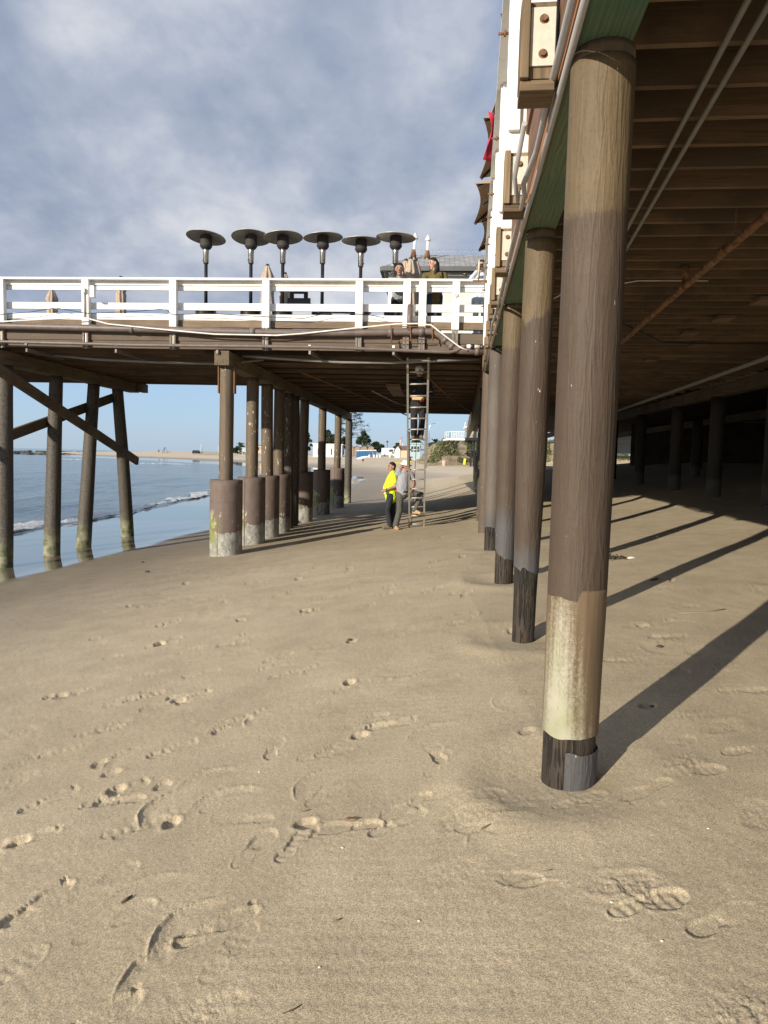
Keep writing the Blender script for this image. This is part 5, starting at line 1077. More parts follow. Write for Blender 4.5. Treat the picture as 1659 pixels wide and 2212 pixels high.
    MB().bar(hd_+f*0.099-upv*0.052-sdx*0.022, hd_+f*0.099-upv*0.052+sdx*0.022, 0.010, 0.012).build('mouth', LIP, t)
    br = MB()
    for s_ in (-1, 1): br.bar(hd_+f*0.090+sdx*0.016*s_+upv*0.036, hd_+f*0.082+sdx*0.048*s_+upv*0.038, 0.010, 0.009)
    br.build('eyebrows', HAIR, t)
    hs = look.get('hair', 'short'); back = hd_-f*0.022+upv*0.045
    hp = [(back, back+f*0.012+upv*0.012, 0.094, 0.090), (hd_-f*0.045-upv*0.02, hd_-f*0.05-upv*0.035, 0.070, 0.055)]
    if hs == 'long':
        hp += [(hd_-f*0.06, hd_-f*0.075-upv*0.16, 0.085, 0.075), (hd_-f*0.07-upv*0.12, hd_-f*0.05-upv*0.26+sdx*0.06, 0.07, 0.04), (hd_+sdx*0.075+upv*0.03-f*.02, hd_+sdx*0.088-upv*0.14-f*0.0, 0.035, 0.04), (hd_+sdx*0.088-upv*0.14, hd_+sdx*0.08-upv*0.34+f*0.05, 0.045, 0.022), (hd_-sdx*0.07+upv*0.03-f*.03, hd_-sdx*0.08-upv*0.12-f*0.03, 0.035, 0.045), (hd_-sdx*0.08-upv*0.12-f*0.02, hd_-sdx*0.06-upv*0.30+f*0.04, 0.045, 0.02)]
    if hs == 'bun': hp += [(hd_-f*0.09+upv*0.085, hd_-f*0.10+upv*0.09, 0.042, 0.04), (hd_+sdx*0.082-f*.01, hd_+sdx*0.088-upv*0.16, 0.018, 0.012), (hd_-sdx*0.082-f*.01, hd_-sdx*0.088-upv*0.13, 0.016, 0.01)]
    if hs != 'none': blob('hair', hp, look.get('haircol', HAIR), t, 0.008, 2)
    return t, q
# yellow shirt man
o_ = ground_px(842, 1142)
YF = V3 = Vector((-0.9, -0.42, 0.0))
t, q = person('person in a bright yellow T-shirt and dark trousers, looking left, beside the ladder', tuple(o_), dict(head=(0.015, 0, 1.60), face=(-0.88, -0.46, 0.06), neck=(0.045, 0.0, 1.47), chest=(0.045, 0.02, 1.30), belly=(-0.015, 0.0, 1.06), pelvis=(0.02, 0.02, 0.90), tface=(-0.85, -0.5, 0),
    shL=(0.09, -0.17, 1.38), elL=(0.12, -0.25, 1.12), wrL=(-0.11, -0.24, 1.03), hdL=(-0.9, -0.1, -0.25), hnL=(0.1, -0.7, 0.7), shR=(0.0, 0.20, 1.38), elR=(0.02, 0.26, 1.10), wrR=(-0.12, 0.06, 1.04), hdR=(-0.8, -0.5, -0.2),
    hipL=(0.0, -0.09, 0.86), knL=(-0.07, -0.10, 0.48), anL=(0.00, -0.09, 0.09), toL=(-0.17, -0.14, 0.035), hipR=(0.06, 0.09, 0.86), knR=(0.06, 0.10, 0.46), anR=(0.13, 0.10, 0.09), toR=(-0.03, 0.04, 0.035)),
    dict(top=HI_VIS, pants=CHAR, shoe=SHOE, skin=SKIN2, sleeve=0.55, belly=0.20, hem=0.06, hemr=0.18, depth=0.92, cuff=0.072))
MB().lathe([(0.034, -0.013), (0.037, 0.0), (0.034, 0.013)], 14, q['wrL'], Vector((-0.9, -0.1, -0.25)).to_track_quat('Z', 'Y').to_matrix()).build('wristwatch', M['black_metal'], t)
hp_ = o_+q['wrL']+Vector((-0.06, 0.03, -0.07)); tag(MB().box(hp_, (0.12, 0.02, 0.07), Matrix.Rotation(0.4, 3, 'Y')).build('folded_paper', M['white'], None, 0.004), 'folded white paper held in the left hand of the yellow shirted person', 'paper')
# grey shirt man
o2 = ground_px(857, 1144)
t, q = person('person in a grey T-shirt gripping the ladder, one boot up on a rung', tuple(o2), dict(head=(0.20, -0.02, 1.60), face=(0.72, -0.62, -0.32), neck=(0.16, 0.02, 1.48), chest=(0.15, 0.02, 1.33), belly=(0.13, 0.02, 1.10), pelvis=(0.14, 0.03, 0.95), tface=(0.45, -0.9, 0),
    shR=(-0.02, -0.03, 1.41), elR=(0.10, 0.05, 1.62), wrR=(0.27, 0.10, 1.78), hdR=(0.5, -0.2, 0.8), hnR=(-0.6, 0.6, 0.4), curlR=0.9, shL=(0.34, 0.08, 1.41), elL=(0.43, 0.10, 1.17), wrL=(0.36, -0.04, 1.03), hdL=(-0.5, -0.5, -0.5), hnL=(0.5, -0.6, 0.4), curlL=0.9,
    hipR=(0.06, 0.0, 0.90), knR=(0.06, -0.05, 0.49), anR=(-0.03, 0.0, 0.09), toR=(0.02, -0.15, 0.035), hipL=(0.25, 0.06, 0.92), knL=(0.60, -0.02, 0.90), anL=(0.44, 0.0, 0.50), toL=(0.57, -0.11, 0.445)),
    dict(top=GREYT, pants=GREYP, shoe=BOOT, skin=SKIN2, sleeve=0.45, belly=0.185, hem=-0.02, hemr=0.165, depth=0.80, cuff=0.078))
hh_ = q['head']; f_ = Vector((0.72, -0.62, -0.2)).normalized(); Rh = f_.to_track_quat('Y', 'Z').to_matrix()
MB().lathe([(0.155, 0.0), (0.15, 0.012), (0.108, 0.02), (0.104, 0.06), (0.085, 0.10), (0.045, 0.125), (0.0, 0.13)], 22, hh_+Vector((-0.015, 0.012, 0.05)), Rh).build('cap', M['white'], t)
MB().lathe([(0.112, -0.012), (0.158, -0.006), (0.157, 0.003), (0.108, 0.010)], 22, hh_+Vector((-0.015, 0.012, 0.048)), Rh).build('cap_brim', M['black_metal'], t)
MB().lathe([(0.158, -0.02), (0.162, 0.0), (0.158, 0.02)], 20, q['pelvis']+Vector((0, 0, 0.02)), Matrix(((1, 0, 0), (0, 0.85, 0), (0, 0, 1)))).build('belt', M['black_metal'], t)
MB().lathe([(0.0, -0.02), (0.036, -0.02), (0.04, 0.0), (0.036, 0.02), (0.0, 0.02)], 16, q['pelvis']+Vector((-0.165, -0.04, 0.03)), Matrix.Rotation(pi/2, 3, 'X')).build('tape_measure', GLOVE, t)
# man up the ladder, behind it, facing out
kf = min(range(len(rungs)), key=lambda i: abs(rungs[i].z-1.90)); o3 = rungs[kf]+Vector((0, 0.10, 0.02))
tilt = -0.42
t, q = person('person in black workwear standing high on the ladder, cap hidden under the deck', tuple(o3), dict(head=(0.0, -0.33, 1.50), face=(0.0, -0.80, -0.55), neck=(0.01, -0.30, 1.36), chest=(0.015, -0.26, 1.18), belly=(0.01, -0.17, 0.98), pelvis=(0.01, -0.08, 0.82), tface=(0, -1, 0),
    shL=(0.21, -0.28, 1.28), elL=(0.30, -0.28, 1.02), wrL=(0.12, -0.44, 0.90), hdL=(-0.7, -0.6, -0.2), hnL=(0.2, -0.6, 0.7), curlL=0.9, shR=(-0.19, -0.28, 1.28), elR=(-0.30, -0.26, 1.03), wrR=(-0.16, -0.44, 0.92), hdR=(0.7, -0.6, -0.2), hnR=(-0.2, -0.6, 0.7), curlR=0.9,
    hipL=(0.095, -0.05, 0.78), knL=(0.10, -0.10, 0.44), anL=(0.085, 0.03, 0.09), toL=(0.10, -0.13, 0.035), hipR=(-0.085, -0.05, 0.78), knR=(-0.095, -0.10, 0.44), anR=(-0.08, 0.03, 0.09), toR=(-0.095, -0.13, 0.035)),
    dict(top=BLACKT, pants=BLACKT, shoe=SHOE, skin=SKIN2, sleeve=2, belly=0.18, hem=0.05, hemr=0.175, depth=0.8, topname='jacket', cuff=0.074))
f_ = Vector((0, -0.80, -0.55)).normalized(); Rh = f_.to_track_quat('Y', 'Z').to_matrix()
MB().lathe([(0.103, 0.0), (0.104, 0.05), (0.088, 0.085), (0.05, 0.112), (0.0, 0.118)], 22, q['head']+Vector((0, 0.0, 0.035)), Rh).build('cap', M['white'], t)
MB().box(q['head']+Rh @ Vector((0, 0.13, 0.02))+Vector((0, 0, .035)), (0.14, 0.11, 0.012), Rh).build('cap_brim', M['white'], t, 0.004)
EMB = simple('blue_emblem', (0.05, 0.16, 0.32), 0.6)
e_ = MB()
for k in range(5): a = 2*pi*k/5; e_.bar(q['head']+Vector((0, 0, .035))+Rh @ Vector((0, 0.098, 0.055)), q['head']+Vector((0, 0, .035))+Rh @ Vector((0.035*cos(a), 0.100, 0.055+0.026*sin(a))), 0.010, 0.010)
e_.build('cap_emblem', EMB, t)
blob('glove', hand(q['wrL'], (-0.7, -0.6, -0.2), (0.2, -0.6, 0.7), 0.9, 1)[:], GLOVE, t, 0.006, 0)
tag(MB().box(o3+Vector((-0.02, -0.50, 0.89)), (0.26, 0.07, 0.07)).build('wood_offcut', PALEWOOD, None, 0.004), 'short pale pine offcut in the hands of the person up the ladder', 'wood block')
lb = MB()
lb.box(q['chest']+Vector((0.09, -0.135, 0.06)), (0.075, 0.006, 0.014)); lb.box(q['chest']+Vector((0.09, -0.135, 0.085)), (0.02, 0.006, 0.012)); lb.build('chest_badge', M['plate'], t)
# woman at the rail
p = A(4.28, 0.62, DECK_Z)
t, q = person('person with long dark hair in an olive hoodie at the white rail, looking left', tuple(p), dict(head=(0.0, 0.0, 1.53), face=(-0.86, -0.50, -0.10), neck=(0.04, 0.02, 1.40), chest=(0.05, 0.02, 1.22), belly=(0.05, 0.02, 1.02), pelvis=(0.05, 0.02, 0.88), tface=(-0.35, -0.95, 0),
    shR=(-0.15, 0.04, 1.30), elR=(-0.22, -0.10, 1.05), wrR=(-0.06, -0.28, 1.0), hdR=(0.8, -0.5, 0.1), shL=(0.24, -0.02, 1.30), elL=(0.31, -0.08, 1.04), wrL=(0.15, -0.28, 1.0), hdL=(-0.8, -0.4, 0.1),
    hipR=(-0.03, 0.0, 0.84), knR=(-0.03, -0.02, 0.46), anR=(-0.03, 0.03, 0.09), toR=(-0.08, -0.12, 0.035), hipL=(0.13, 0.0, 0.84), knL=(0.135, -0.02, 0.46), anL=(0.14, 0.03, 0.09), toL=(0.12, -0.13, 0.035)),
    dict(top=OLIVE, pants=JEANS, shoe=SHOE, sleeve=2, belly=0.165, hem=0.12, hemr=0.17, depth=0.75, hair='long', hood=True, topname='hoodie'))
MB().bar(q['shL']+Vector((-0.05, -0.075, 0.05)), q['shL']+Vector((-0.02, -0.13, -0.25)), 0.035, 0.012).build('bag_strap', M['black_metal'], t)
# man leaning at the rail
p = A(3.58, 0.55, DECK_Z)
t, q = person('person with tied-back dark hair and moustache leaning low behind the white rail', tuple(p), dict(head=(0.0, -0.05, 1.385), face=(-0.10, -0.98, -0.12), neck=(0.01, 0.06, 1.27), chest=(0.02, 0.18, 1.12), belly=(0.02, 0.26, 0.96), pelvis=(0.02, 0.34, 0.86), tface=(0, -1, 0),
    shR=(-0.19, 0.12, 1.20), elR=(-0.22, -0.10, 1.06), wrR=(-0.05, -0.26, 1.06), hdR=(0.9, -0.3, 0.0), shL=(0.21, 0.12, 1.20), elL=(0.24, -0.10, 1.06), wrL=(0.07, -0.26, 1.06), hdL=(-0.9, -0.3, 0.0),
    hipR=(-0.07, 0.32, 0.82), knR=(-0.08, 0.26, 0.45), anR=(-0.08, 0.34, 0.09), toR=(-0.10, 0.18, 0.035), hipL=(0.11, 0.32, 0.82), knL=(0.12, 0.26, 0.45), anL=(0.12, 0.34, 0.09), toL=(0.14, 0.18, 0.035)),
    dict(top=GREYT, pants=BLACKT, shoe=SHOE, skin=SKIN2, sleeve=2, belly=0.165, depth=0.75, hair='bun'))
MB().bar(q['head']+Vector((-0.03, -0.105, -0.035)), q['head']+Vector((0.025, -0.108, -0.035)), 0.012, 0.012).build('moustache', HAIR, t)
# person in pale blue, partly hidden by the near railing
p = A(5.28, 0.75, DECK_Z)
t, q = person('person in pale blue holding up a phone, half hidden behind the near railing end', tuple(p), dict(head=(0.02, 0.0, 1.52), face=(-0.2, -0.97, 0.0), neck=(0.03, 0.02, 1.39), chest=(0.03, 0.02, 1.22), belly=(0.02, 0.02, 1.02), pelvis=(0.02, 0.02, 0.88),
    shR=(-0.15, 0.0, 1.29), elR=(-0.25, -0.12, 1.14), wrR=(-0.10, -0.26, 1.36), hdR=(0.4, -0.2, 0.9), shL=(0.22, 0.0, 1.29), elL=(0.28, -0.14, 1.14), wrL=(0.10, -0.27, 1.36), hdL=(-0.4, -0.2, 0.9), hnR=(-.5, .8, 0), hnL=(.5, .8, 0),
    hipR=(-0.07, 0.0, 0.84), knR=(-0.09, -0.02, 0.46), anR=(-0.09, 0.03, 0.09), toR=(-0.11, -0.12, 0.035), hipL=(0.11, 0.0, 0.84), knL=(0.12, -0.02, 0.46), anL=(0.12, 0.03, 0.09), toL=(0.13, -0.12, 0.035)),
    dict(top=PALEB, pants=PALEB, shoe=M['white'], sleeve=2, belly=0.165, hem=0.03, depth=0.75, hair='long', topname='hoodie', cuff=0.085))
tag(MB().box(p+Vector((0.0, -0.30, 1.46)), (0.15, 0.012, 0.075)).build('phone', M['black_metal'], None, 0.004, None), 'dark phone held up by the person in pale blue', 'phone')

# ================================================================== FAR BEACH
def far_pt(x, y, D):
    p = atY(x, y, D); return Vector((p.x, D, gz(p.x, D)))
px_m = lambda D: D/F
# dune bank with scrub, right of the ladder
BX0, BX1, BY0, BY1 = 6.0, 52.0, 122.0, 175.0
def bank_h(x, y):
    a = np.clip((x-7.0)/4.5, 0, 1); a = a*a*(3-2*a); f = np.clip((y-(127.5+1.5*np.sin(x*0.5)))/7.0, 0, 1); f = f**0.75
    return a*f*(4.2+0.9*vnoise(x*0.16, y*0.16, 41)+0.6*vnoise(x*0.5, y*0.5, 42))
xs = np.arange(BX0, BX1, 0.5); ys = np.arange(BY0, BY1, 0.5); X, Y = np.meshgrid(xs, ys); Zb = base_h(X.ravel(), Y.ravel()).reshape(X.shape)-0.15+bank_h(X, Y)
me = bpy.data.meshes.new('dune_bank'); k_ = len(xs)
me.from_pydata(np.stack([X, Y, Zb], -1).reshape(-1, 3).tolist(), [], [(i*k_+j, i*k_+j+1, (i+1)*k_+j+1, (i+1)*k_+j) for i in range(len(ys)-1) for j in range(k_-1)])
me.polygons.foreach_set('use_smooth', [True]*len(me.polygons))
dm, g, b = material('dune_earth'); v_, raw, rnd = g.obj(); n_ = g.noise(v_, 0.5, 5, .65)
setb(g, b, Base_Color=g.ramp(n_, [(0.35, (0.15, 0.12, 0.075)), (0.5, (0.25, 0.20, 0.125)), (0.65, (0.36, 0.30, 0.20))]), Roughness=0.95, Normal=g.bump(n_, 0.8, 0.4)); me.materials.append(dm)
o = bpy.data.objects.new('dune_bank', me); COL.objects.link(o); tag(o, kind='structure')
rs = random.Random(12)
def spos(r_):
    while True:
        x = r_.uniform(8, 44); y = r_.uniform(128, 172) if r_.random() < .15 else r_.uniform(127.5, 137); h = float(bank_h(np.array(x), np.array(y)))
        if h > 0.5 and (vnoise(np.array(x*0.35), np.array(y*0.35), 51) > -0.30+0.28*(h < 1.8)): return Vector((x, y, gz(x, y)-0.1+h+abs(r_.gauss(0, 0.28))))
tag(leaf_mesh(rs, 9000, spos, 0.55, 0.9).build('dune_scrub', M['scrub']), 'green and straw scrub covering the sandy bank right of the ladder', 'scrub', kind='stuff')

# trees
tree(784, 932, 290, 34, 'bushy tall tree right of the last pile, rounded dark crown', 'leaf_dark', 3000, 984, 30, 0.75, .30, 0.8, 3)
tree(812, 956, 270, 44, 'low wide dark hedge tree above the blue toilets', 'leaf_dark', 2600, 984, 26, 0.7, .35, 0.55, 4)
tree(708, 930, 300, 44, 'dark spreading tree seen between the right piles of the row', 'leaf_dark', 3000, 984, 30, 0.8, .30, 0.7, 5)
tree(742, 942, 310, 22, 'small dark tree seen between the last two piles', 'leaf_dark', 1600, 984, 18, 0.7, .25, 0.9, 6)
tree(664, 935, 300, 26, 'dark tree half hidden behind the middle piles', 'leaf_dark', 1800, 984, 18, 0.75, .25, 0.9, 7)
tree(636, 946, 320, 22, 'pale green tree in the narrow gap between the middle piles', 'leaf', 1400, 984, 16, 0.7, .25, 0.9, 8)
tree(571, 938, 330, 24, 'tall tree behind the second and third jacketed piles', 'leaf_dark', 1600, 984, 18, 0.8, .3, 0.9, 9)
tree(858, 957, 300, 30, 'dark round tree behind the white van', 'leaf_dark', 1700, 984, 18, 0.7, .25, 0.7, 10)
tree(885, 962, 320, 24, 'low tree behind the tan shed, left of the ladder rail', 'leaf', 1100, 984, 14, 0.7, .2, 0.6, 11)
tree(513, 962, 300, 30, 'low dark bush beside the beach house at left', 'leaf_dark', 1200, 982, 14, 0.7, .15, 0.5, 12)
tree(960, 952, 190, 26, 'leafy bush on the bank crest near the street lamp', 'leaf_dark', 1300, 968, 14, 0.5, .15, 0.6, 13)
tree(985, 956, 185, 20, 'smaller bush on the bank crest beside the terrace', 'leaf', 900, 968, 12, 0.5, .1, 0.6, 14)
palm(900, 942, 250, 'palm tree seen through the ladder rungs', 984, 3, 1.6)
palm(940, 952, 240, 'short palm right of the street lamp', 976, 4, 1.4)
palm(519, 958, 300, 'small round-headed palm on the left beach', 981, 5, 1.3)
palm(486, 955, 300, 'palm mostly hidden by the front jacketed pile', 981, 6, 1.5)
# araucaria-like sparse tree
rnd = random.Random(21); p = far_pt(757, 985, 265); h = atY(757, 868, 265).z-p.z
t = empty('pine_tree', 'sparse pine with tufted level branches beside the last pile', 'tree', tuple(p), 0)
tr = MB().tube([(0, 0, -0.3), (0.1, 0, h*0.5), (0, 0, h*0.98)], 0.1, 9, True, [0.45, 0.28, 0.06]); tips = []
for k in range(46):
    z = h*(0.34+0.62*k/46); a = rnd.uniform(0, 6.28); L = (1-0.62*k/46)*7.6*rnd.uniform(.6, 1.1); e = Vector((cos(a)*L, sin(a)*L, z+0.35*L*rnd.uniform(-.1, .5)))
    tr.tube([(0, 0, z), Vector((cos(a)*L*0.5, sin(a)*L*0.5, z+0.02*L)), e], 0.05, 6, True, [0.11, 0.07, 0.03]); tips += [e, Vector((cos(a)*L*0.75, sin(a)*L*0.75, z+0.08*L))]+([Vector((cos(a+.2)*L*0.85, sin(a+.2)*L*0.85, e.z))] if k % 2 else [])
tr.build('trunk', M['bark'], t)
def tpos(r_): return r_.choice(tips)+Vector((r_.gauss(0, .34), r_.gauss(0, .34), r_.gauss(0, .26)))
leaf_mesh(rnd, 2600, tpos, 0.45, 0.8).build('crown', M['leaf_dark'], t)

# white low building and sheds
BW = simple('white_stucco', (0.70, 0.69, 0.66), 0.8, 0.06, 3); TANW = simple('tan_stucco', (0.58, 0.44, 0.30), 0.85, 0.08, 3); RT = simple('brown_tiles', (0.17, 0.115, 0.085), 0.9, 0.3, 6); TAN2 = simple('dark_tan_stucco', (0.30, 0.225, 0.155), 0.85, 0.12, 3); GLS = simple('dark_window', (0.05, 0.06, 0.07), 0.15); BLUE = simple('blue_plastic', (0.02, 0.11, 0.27), 0.5, 0.12, 4); TEAL = simple('pale_teal_paint', (0.36, 0.47, 0.49), 0.7, 0.08, 4); STONE = simple('stone', (0.46, 0.41, 0.34), 0.9, 0.25, 3); WOODF = simple('grey_fence_wood', (0.22, 0.20, 0.18), 0.9, 0.2, 4)  # second tan stucco is the darker one, for the brown-roofed huts
def flat_building(x0, x1, yt, yb, D, depth, label, mat=BW, roof=WOODF, win=()):
    a = far_pt(x0, yb, D); b_ = atY(x1, yb, D); w = b_.x-a.x; h = atY(x0, yt, D).z-a.z; t = empty('building', label, 'building', tuple(a)); MB().span(0, w, 0, depth, -0.8, h).build('walls', mat, t); MB().span(-0.3, w+0.3, -0.3, depth+0.3, h, h+0.35).build('roof', roof, t)
    for (u0_, u1_, z0_, z1_) in win: MB().span(u0_*w, u1_*w, -0.05, -0.01, z0_*h, z1_*h).build('window', GLS, t)
    return t
flat_building(676, 738, 960, 985, 240, 8, 'low white flat-roofed building behind the right piles', BW, BW, ((0.16, 0.20, 0.2, 0.7), (0.62, 0.66, 0.2, 0.7)))
flat_building(536, 566, 962, 979, 330, 8, 'pale stucco beach house between the first two piles', TANW, RT, ((0.1, 0.3, .4, .8), (0.5, 0.8, .4, .8)))
flat_building(600, 640, 960, 980, 300, 8, 'pale house glimpsed between the middle piles', BW, RT, ((0.2, 0.4, .3, .7),))
def gable(x0, x1, yt, ye, yb, D, wside, label, front=BW, sidem=TANW, door=True, group=None):
    a = far_pt(x0, yb, D); w = atY(x1, yb, D).x-a.x; he = atY(x0, ye, D).z-a.z; hp = atY(x0, yt, D).z-a.z; t = empty('shed', label, 'shed', tuple(a), 0, group)
    MB().prism([(0, -0.6), (w, -0.6), (w, he), (w/2, hp), (0, he)], 'y', 0, 0.12).build('front_wall', front, t); MB().span(w-0.1, w, 0.121, wside, -0.6, he-0.01).span(0, 0.1, 0.121, wside, -0.6, he-0.01).span(0, w, wside, wside+0.1, -0.6, he-0.01).build('side_wall', sidem, t)
    MB().add([(-0.25, -0.2, he-0.12), (w/2, -0.2, hp+0.12), (w+0.25, -0.2, he-0.12), (-0.25, wside+.3, he-0.12), (w/2, wside+.3, hp+0.12), (w+0.25, wside+.3, he-0.12), (-0.25, -0.2, he-0.26), (w/2, -0.2, hp), (w+0.25, -0.2, he-0.26), (-0.25, wside+.3, he-0.26), (w/2, wside+.3, hp), (w+0.25, wside+.3, he-0.26)],
        [(0, 1, 4, 3), (1, 2, 5, 4), (6, 9, 10, 7), (7, 10, 11, 8), (0, 6, 7, 1), (1, 7, 8, 2), (3, 4, 10, 9), (4, 5, 11, 10), (0, 3, 9, 6), (2, 8, 11, 5)]).build('roof', RT, t)
    if door: MB().span(w*0.14, w*0.86, -0.05, -0.01, 0, he*0.86).build('door', M['white'], t)
    t.rotation_euler = (0, 0, 0); return t
t = gable(852.5, 864, 963.5, 971, 987.5, 215, 5, 'tan shed with white gable end and garage door behind the two men', BW, TANW)
a = far_pt(864, 987.5, 215.2); w = atY(890, 987, 215.2).x-a.x; h = atY(864, 971.5, 215.2).z-a.z
MB().span(1.63, 1.63+w, 0.2, 5, -0.6, h).build('side_wing', TANW, t); MB().add([(1.4, -0.1, h), (1.63+w, -0.1, h), (1.63+w, 2.6, h+1.3), (0.9, 2.6, h+1.3), (1.4, 5.3, h), (1.63+w, 5.3, h)], [(0, 1, 2, 3), (3, 2, 5, 4), (0, 3, 4), (1, 5, 2), (0, 4, 5, 1)]).build('wing_roof', RT, t)
for i, (x, lab) in enumerate(((752, 'brown-roofed hut nearest the last pile, behind the blue toilets'), (764, 'brown-roofed hut behind the left end of the blue toilets'), (779, 'brown-roofed hut behind the middle of the blue toilets'), (794, 'brown-roofed hut behind the right end of the blue toilets'))):
    gable(x, x+13, 963, 966, 985, 262, 6, lab, TAN2, TAN2, False, 'brown-roofed huts behind the toilets')
a = far_pt(751, 988, 222); t = empty('stone_pillar', 'pale stone gate pillar with red coping left of the blue toilets', 'pillar', tuple(a)); MB().span(0, 1.2, 0, 1.0, -0.6, 3.2).build('shaft', STONE, t); MB().span(-0.1, 1.3, -0.1, 1.1, 3.2, 3.45).build('coping', TANW, t)
# pale teal kiosk behind the ladder
flat_building(886, 907, 959, 986, 200, 5, 'pale teal lifeguard building seen through the ladder', TEAL, TEAL, ((0.08, 0.30, .5, .85), (0.38, 0.62, .5, .85), (0.70, .92, .5, .85)))
# portable toilets
pt = None
for i, (x, lab) in enumerate(((769.5, 'leftmost blue portable toilet, next to the stone pillar'), (776.5, 'second blue portable toilet from the left'), (783.5, 'third blue portable toilet from the left'), (790, 'third blue portable toilet from the right'), (797.5, 'second blue portable toilet from the right'), (806, 'rightmost portable toilet, paler blue beside the bins'))):
    a = far_pt(x, 985, 230)
    if pt is None:
        pt = empty('portable_toilet', lab, 'portable toilet', tuple(a), 0, 'blue portable toilets'); MB().span(0, 1.02, 0, 1.1, -0.4, 2.05).build('cabin', BLUE, pt); MB().prism([(-0.04, 2.05), (1.06, 2.05), (0.95, 2.32), (0.07, 2.32)], 'y', -0.04, 1.14).build('roof', M['white'], pt); MB().span(0.12, 0.90, -0.04, -0.005, 0.05, 1.95).build('door', BLUE, pt); o = pt
    else: o = copy_tree(pt); o.location = a; o['label'] = lab
bin_ = None
for i, (x, y, lab) in enumerate(((798, 984, 'white drum bin in front of the blue toilets, leftmost'), (808, 985.5, 'white drum bin set lower, second from left'), (814.5, 985, 'white drum bin below the rightmost toilet'), (821, 986, 'white drum bin left of the grey box'), (842.5, 985, 'white drum bin in front of the van'))):
    a = far_pt(x, y, 222)
    if bin_ is None:
        bin_ = empty('drum_bin', lab, 'bin', tuple(a), 0, 'white drum bins'); MB().lathe([(0.30, -.3), (0.30, 0.3), (0.315, 0.32), (0.30, 0.34), (0.30, 0.62), (0.315, 0.64), (0.30, 0.66), (0.30, 0.92), (0.26, 0.93)], 16).build('drum', M['white'], bin_); MB().lathe([(0.31, 0.93), (0.31, 0.97), (0.0, 1.0)], 16).build('lid', M['conduit_dark'], bin_)
    else: o = copy_tree(bin_); o.location = a; o['label'] = lab
def vehicle(x, y, D, L, prof, wid, label, cat, paint, rz, wheels, wins, name):
    a = far_pt(x, y, D); t = empty(name, label, cat, tuple(a), rz)
    MB().prism(prof, 'y', -wid/2, wid/2).build('body', paint, t, 0.06)
    for wx in wheels:
        for s_ in (-1, 1):
            w_ = MB().cyl((wx, s_*(wid/2-0.22), 0.35), (wx, s_*(wid/2+0.01), 0.35), 0.35, None, 18).build('wheel', M['black_metal'], t); MB().cyl((wx, s_*(wid/2-0.02), 0.35), (wx, s_*(wid/2+0.025), 0.35), 0.2, None, 14).build('rim', M['plate'], w_)
    for poly in wins:
        for s_ in (-1, 1): MB().prism(poly, 'y', s_*(wid/2+0.004), s_*(wid/2+0.02)).build('window', GLS, t)
    return t
CARW = simple('white_car_paint', (0.75, 0.76, 0.77), 0.3, 0.03); CARK = simple('black_car_paint', (0.025, 0.027, 0.032), 0.3)
vehicle(824, 985, 236, 5.9, [(0, 0.4), (5.5, 0.4), (5.9, 0.55), (5.9, 1.15), (5.2, 1.4), (4.4, 2.45), (4.0, 2.72), (0.1, 2.72), (0, 2.5)], 2.0, 'white high-roof van parked left of the tan shed', 'van', CARW, 0.0, (1.0, 4.7), [[(4.0, 1.45), (4.95, 1.45), (4.3, 2.35), (4.0, 2.35)], [(2.5, 1.45), (3.8, 1.45), (3.8, 2.3), (2.5, 2.3)]], 'van')
vehicle(841, 986.5, 226, 4.5, [(0, 0.4), (4.3, 0.4), (4.5, 0.6), (4.4, 1.0), (3.3, 1.15), (2.7, 1.68), (0.5, 1.70), (0.0, 1.1)], 1.85, 'white car parked nose right in front of the white van', 'car', CARW, 0.0, (0.85, 3.5), [[(0.55, 1.15), (1.55, 1.15), (1.55, 1.58), (0.8, 1.58)], [(1.65, 1.15), (2.95, 1.15), (2.55, 1.58), (1.65, 1.58)]], 'car')
vehicle(415, 983.5, 300, 4.4, [(0, 0.4), (4.2, 0.4), (4.4, 0.7), (4.3, 1.05), (3.3, 1.2), (2.7, 1.75), (0.3, 1.75), (0.0, 1.1)], 1.85, 'small dark off-road car alone on the far left beach', 'car', CARK, 0.3, (0.85, 3.4), [[(0.5, 1.2), (1.5, 1.2), (1.5, 1.65), (0.6, 1.65)], [(1.65, 1.2), (2.95, 1.2), (2.55, 1.65), (1.65, 1.65)]], 'car')
# kayak, buckets, board carrier
KY = simple('yellow_plastic', (0.55, 0.43, 0.02), 0.45, 0.1, 5)
a = far_pt(845, 992, 150); b_ = atY(893, 984, 150); L = 4.6; t = empty('kayak', 'long yellow kayak lying on the sand behind the two men', 'kayak', (a.x, 150, a.z+0.05))
vs = []; fs = []; n = 12
for i in range(17):
    s_ = i/16; r = 0.36*max(0.02, math.sin(pi*min(max(s_, .02), .98)))**0.6
    for k in range(n): an = 2*pi*k/n; vs.append((s_*L, r*cos(an), 0.22+0.20*(2*s_-1)**4+0.20*sin(an)*max(.1, math.sin(pi*min(max(s_, .02), .98)))**.4+0.11*s_*L*0.4))
for i in range(16):
    for k in range(n): fs.append((i*n+k, i*n+(k+1) % n, (i+1)*n+(k+1) % n, (i+1)*n+k))
MB().add(vs, fs, True).build('hull', KY, t); MB().lathe([(0.30, 0), (0.22, 0.02), (0.0, 0.0)], 16, (2.5, 0, 0.86)).build('cockpit', M['black_metal'], t); MB().span(0.3, 3.9, -0.05, 0.05, -0.05, 0.12).build('keel', KY, t)
a = far_pt(785, 1001, 224); a.z = min(a.z, atY(785, 1001, 224).z) if False else a.z
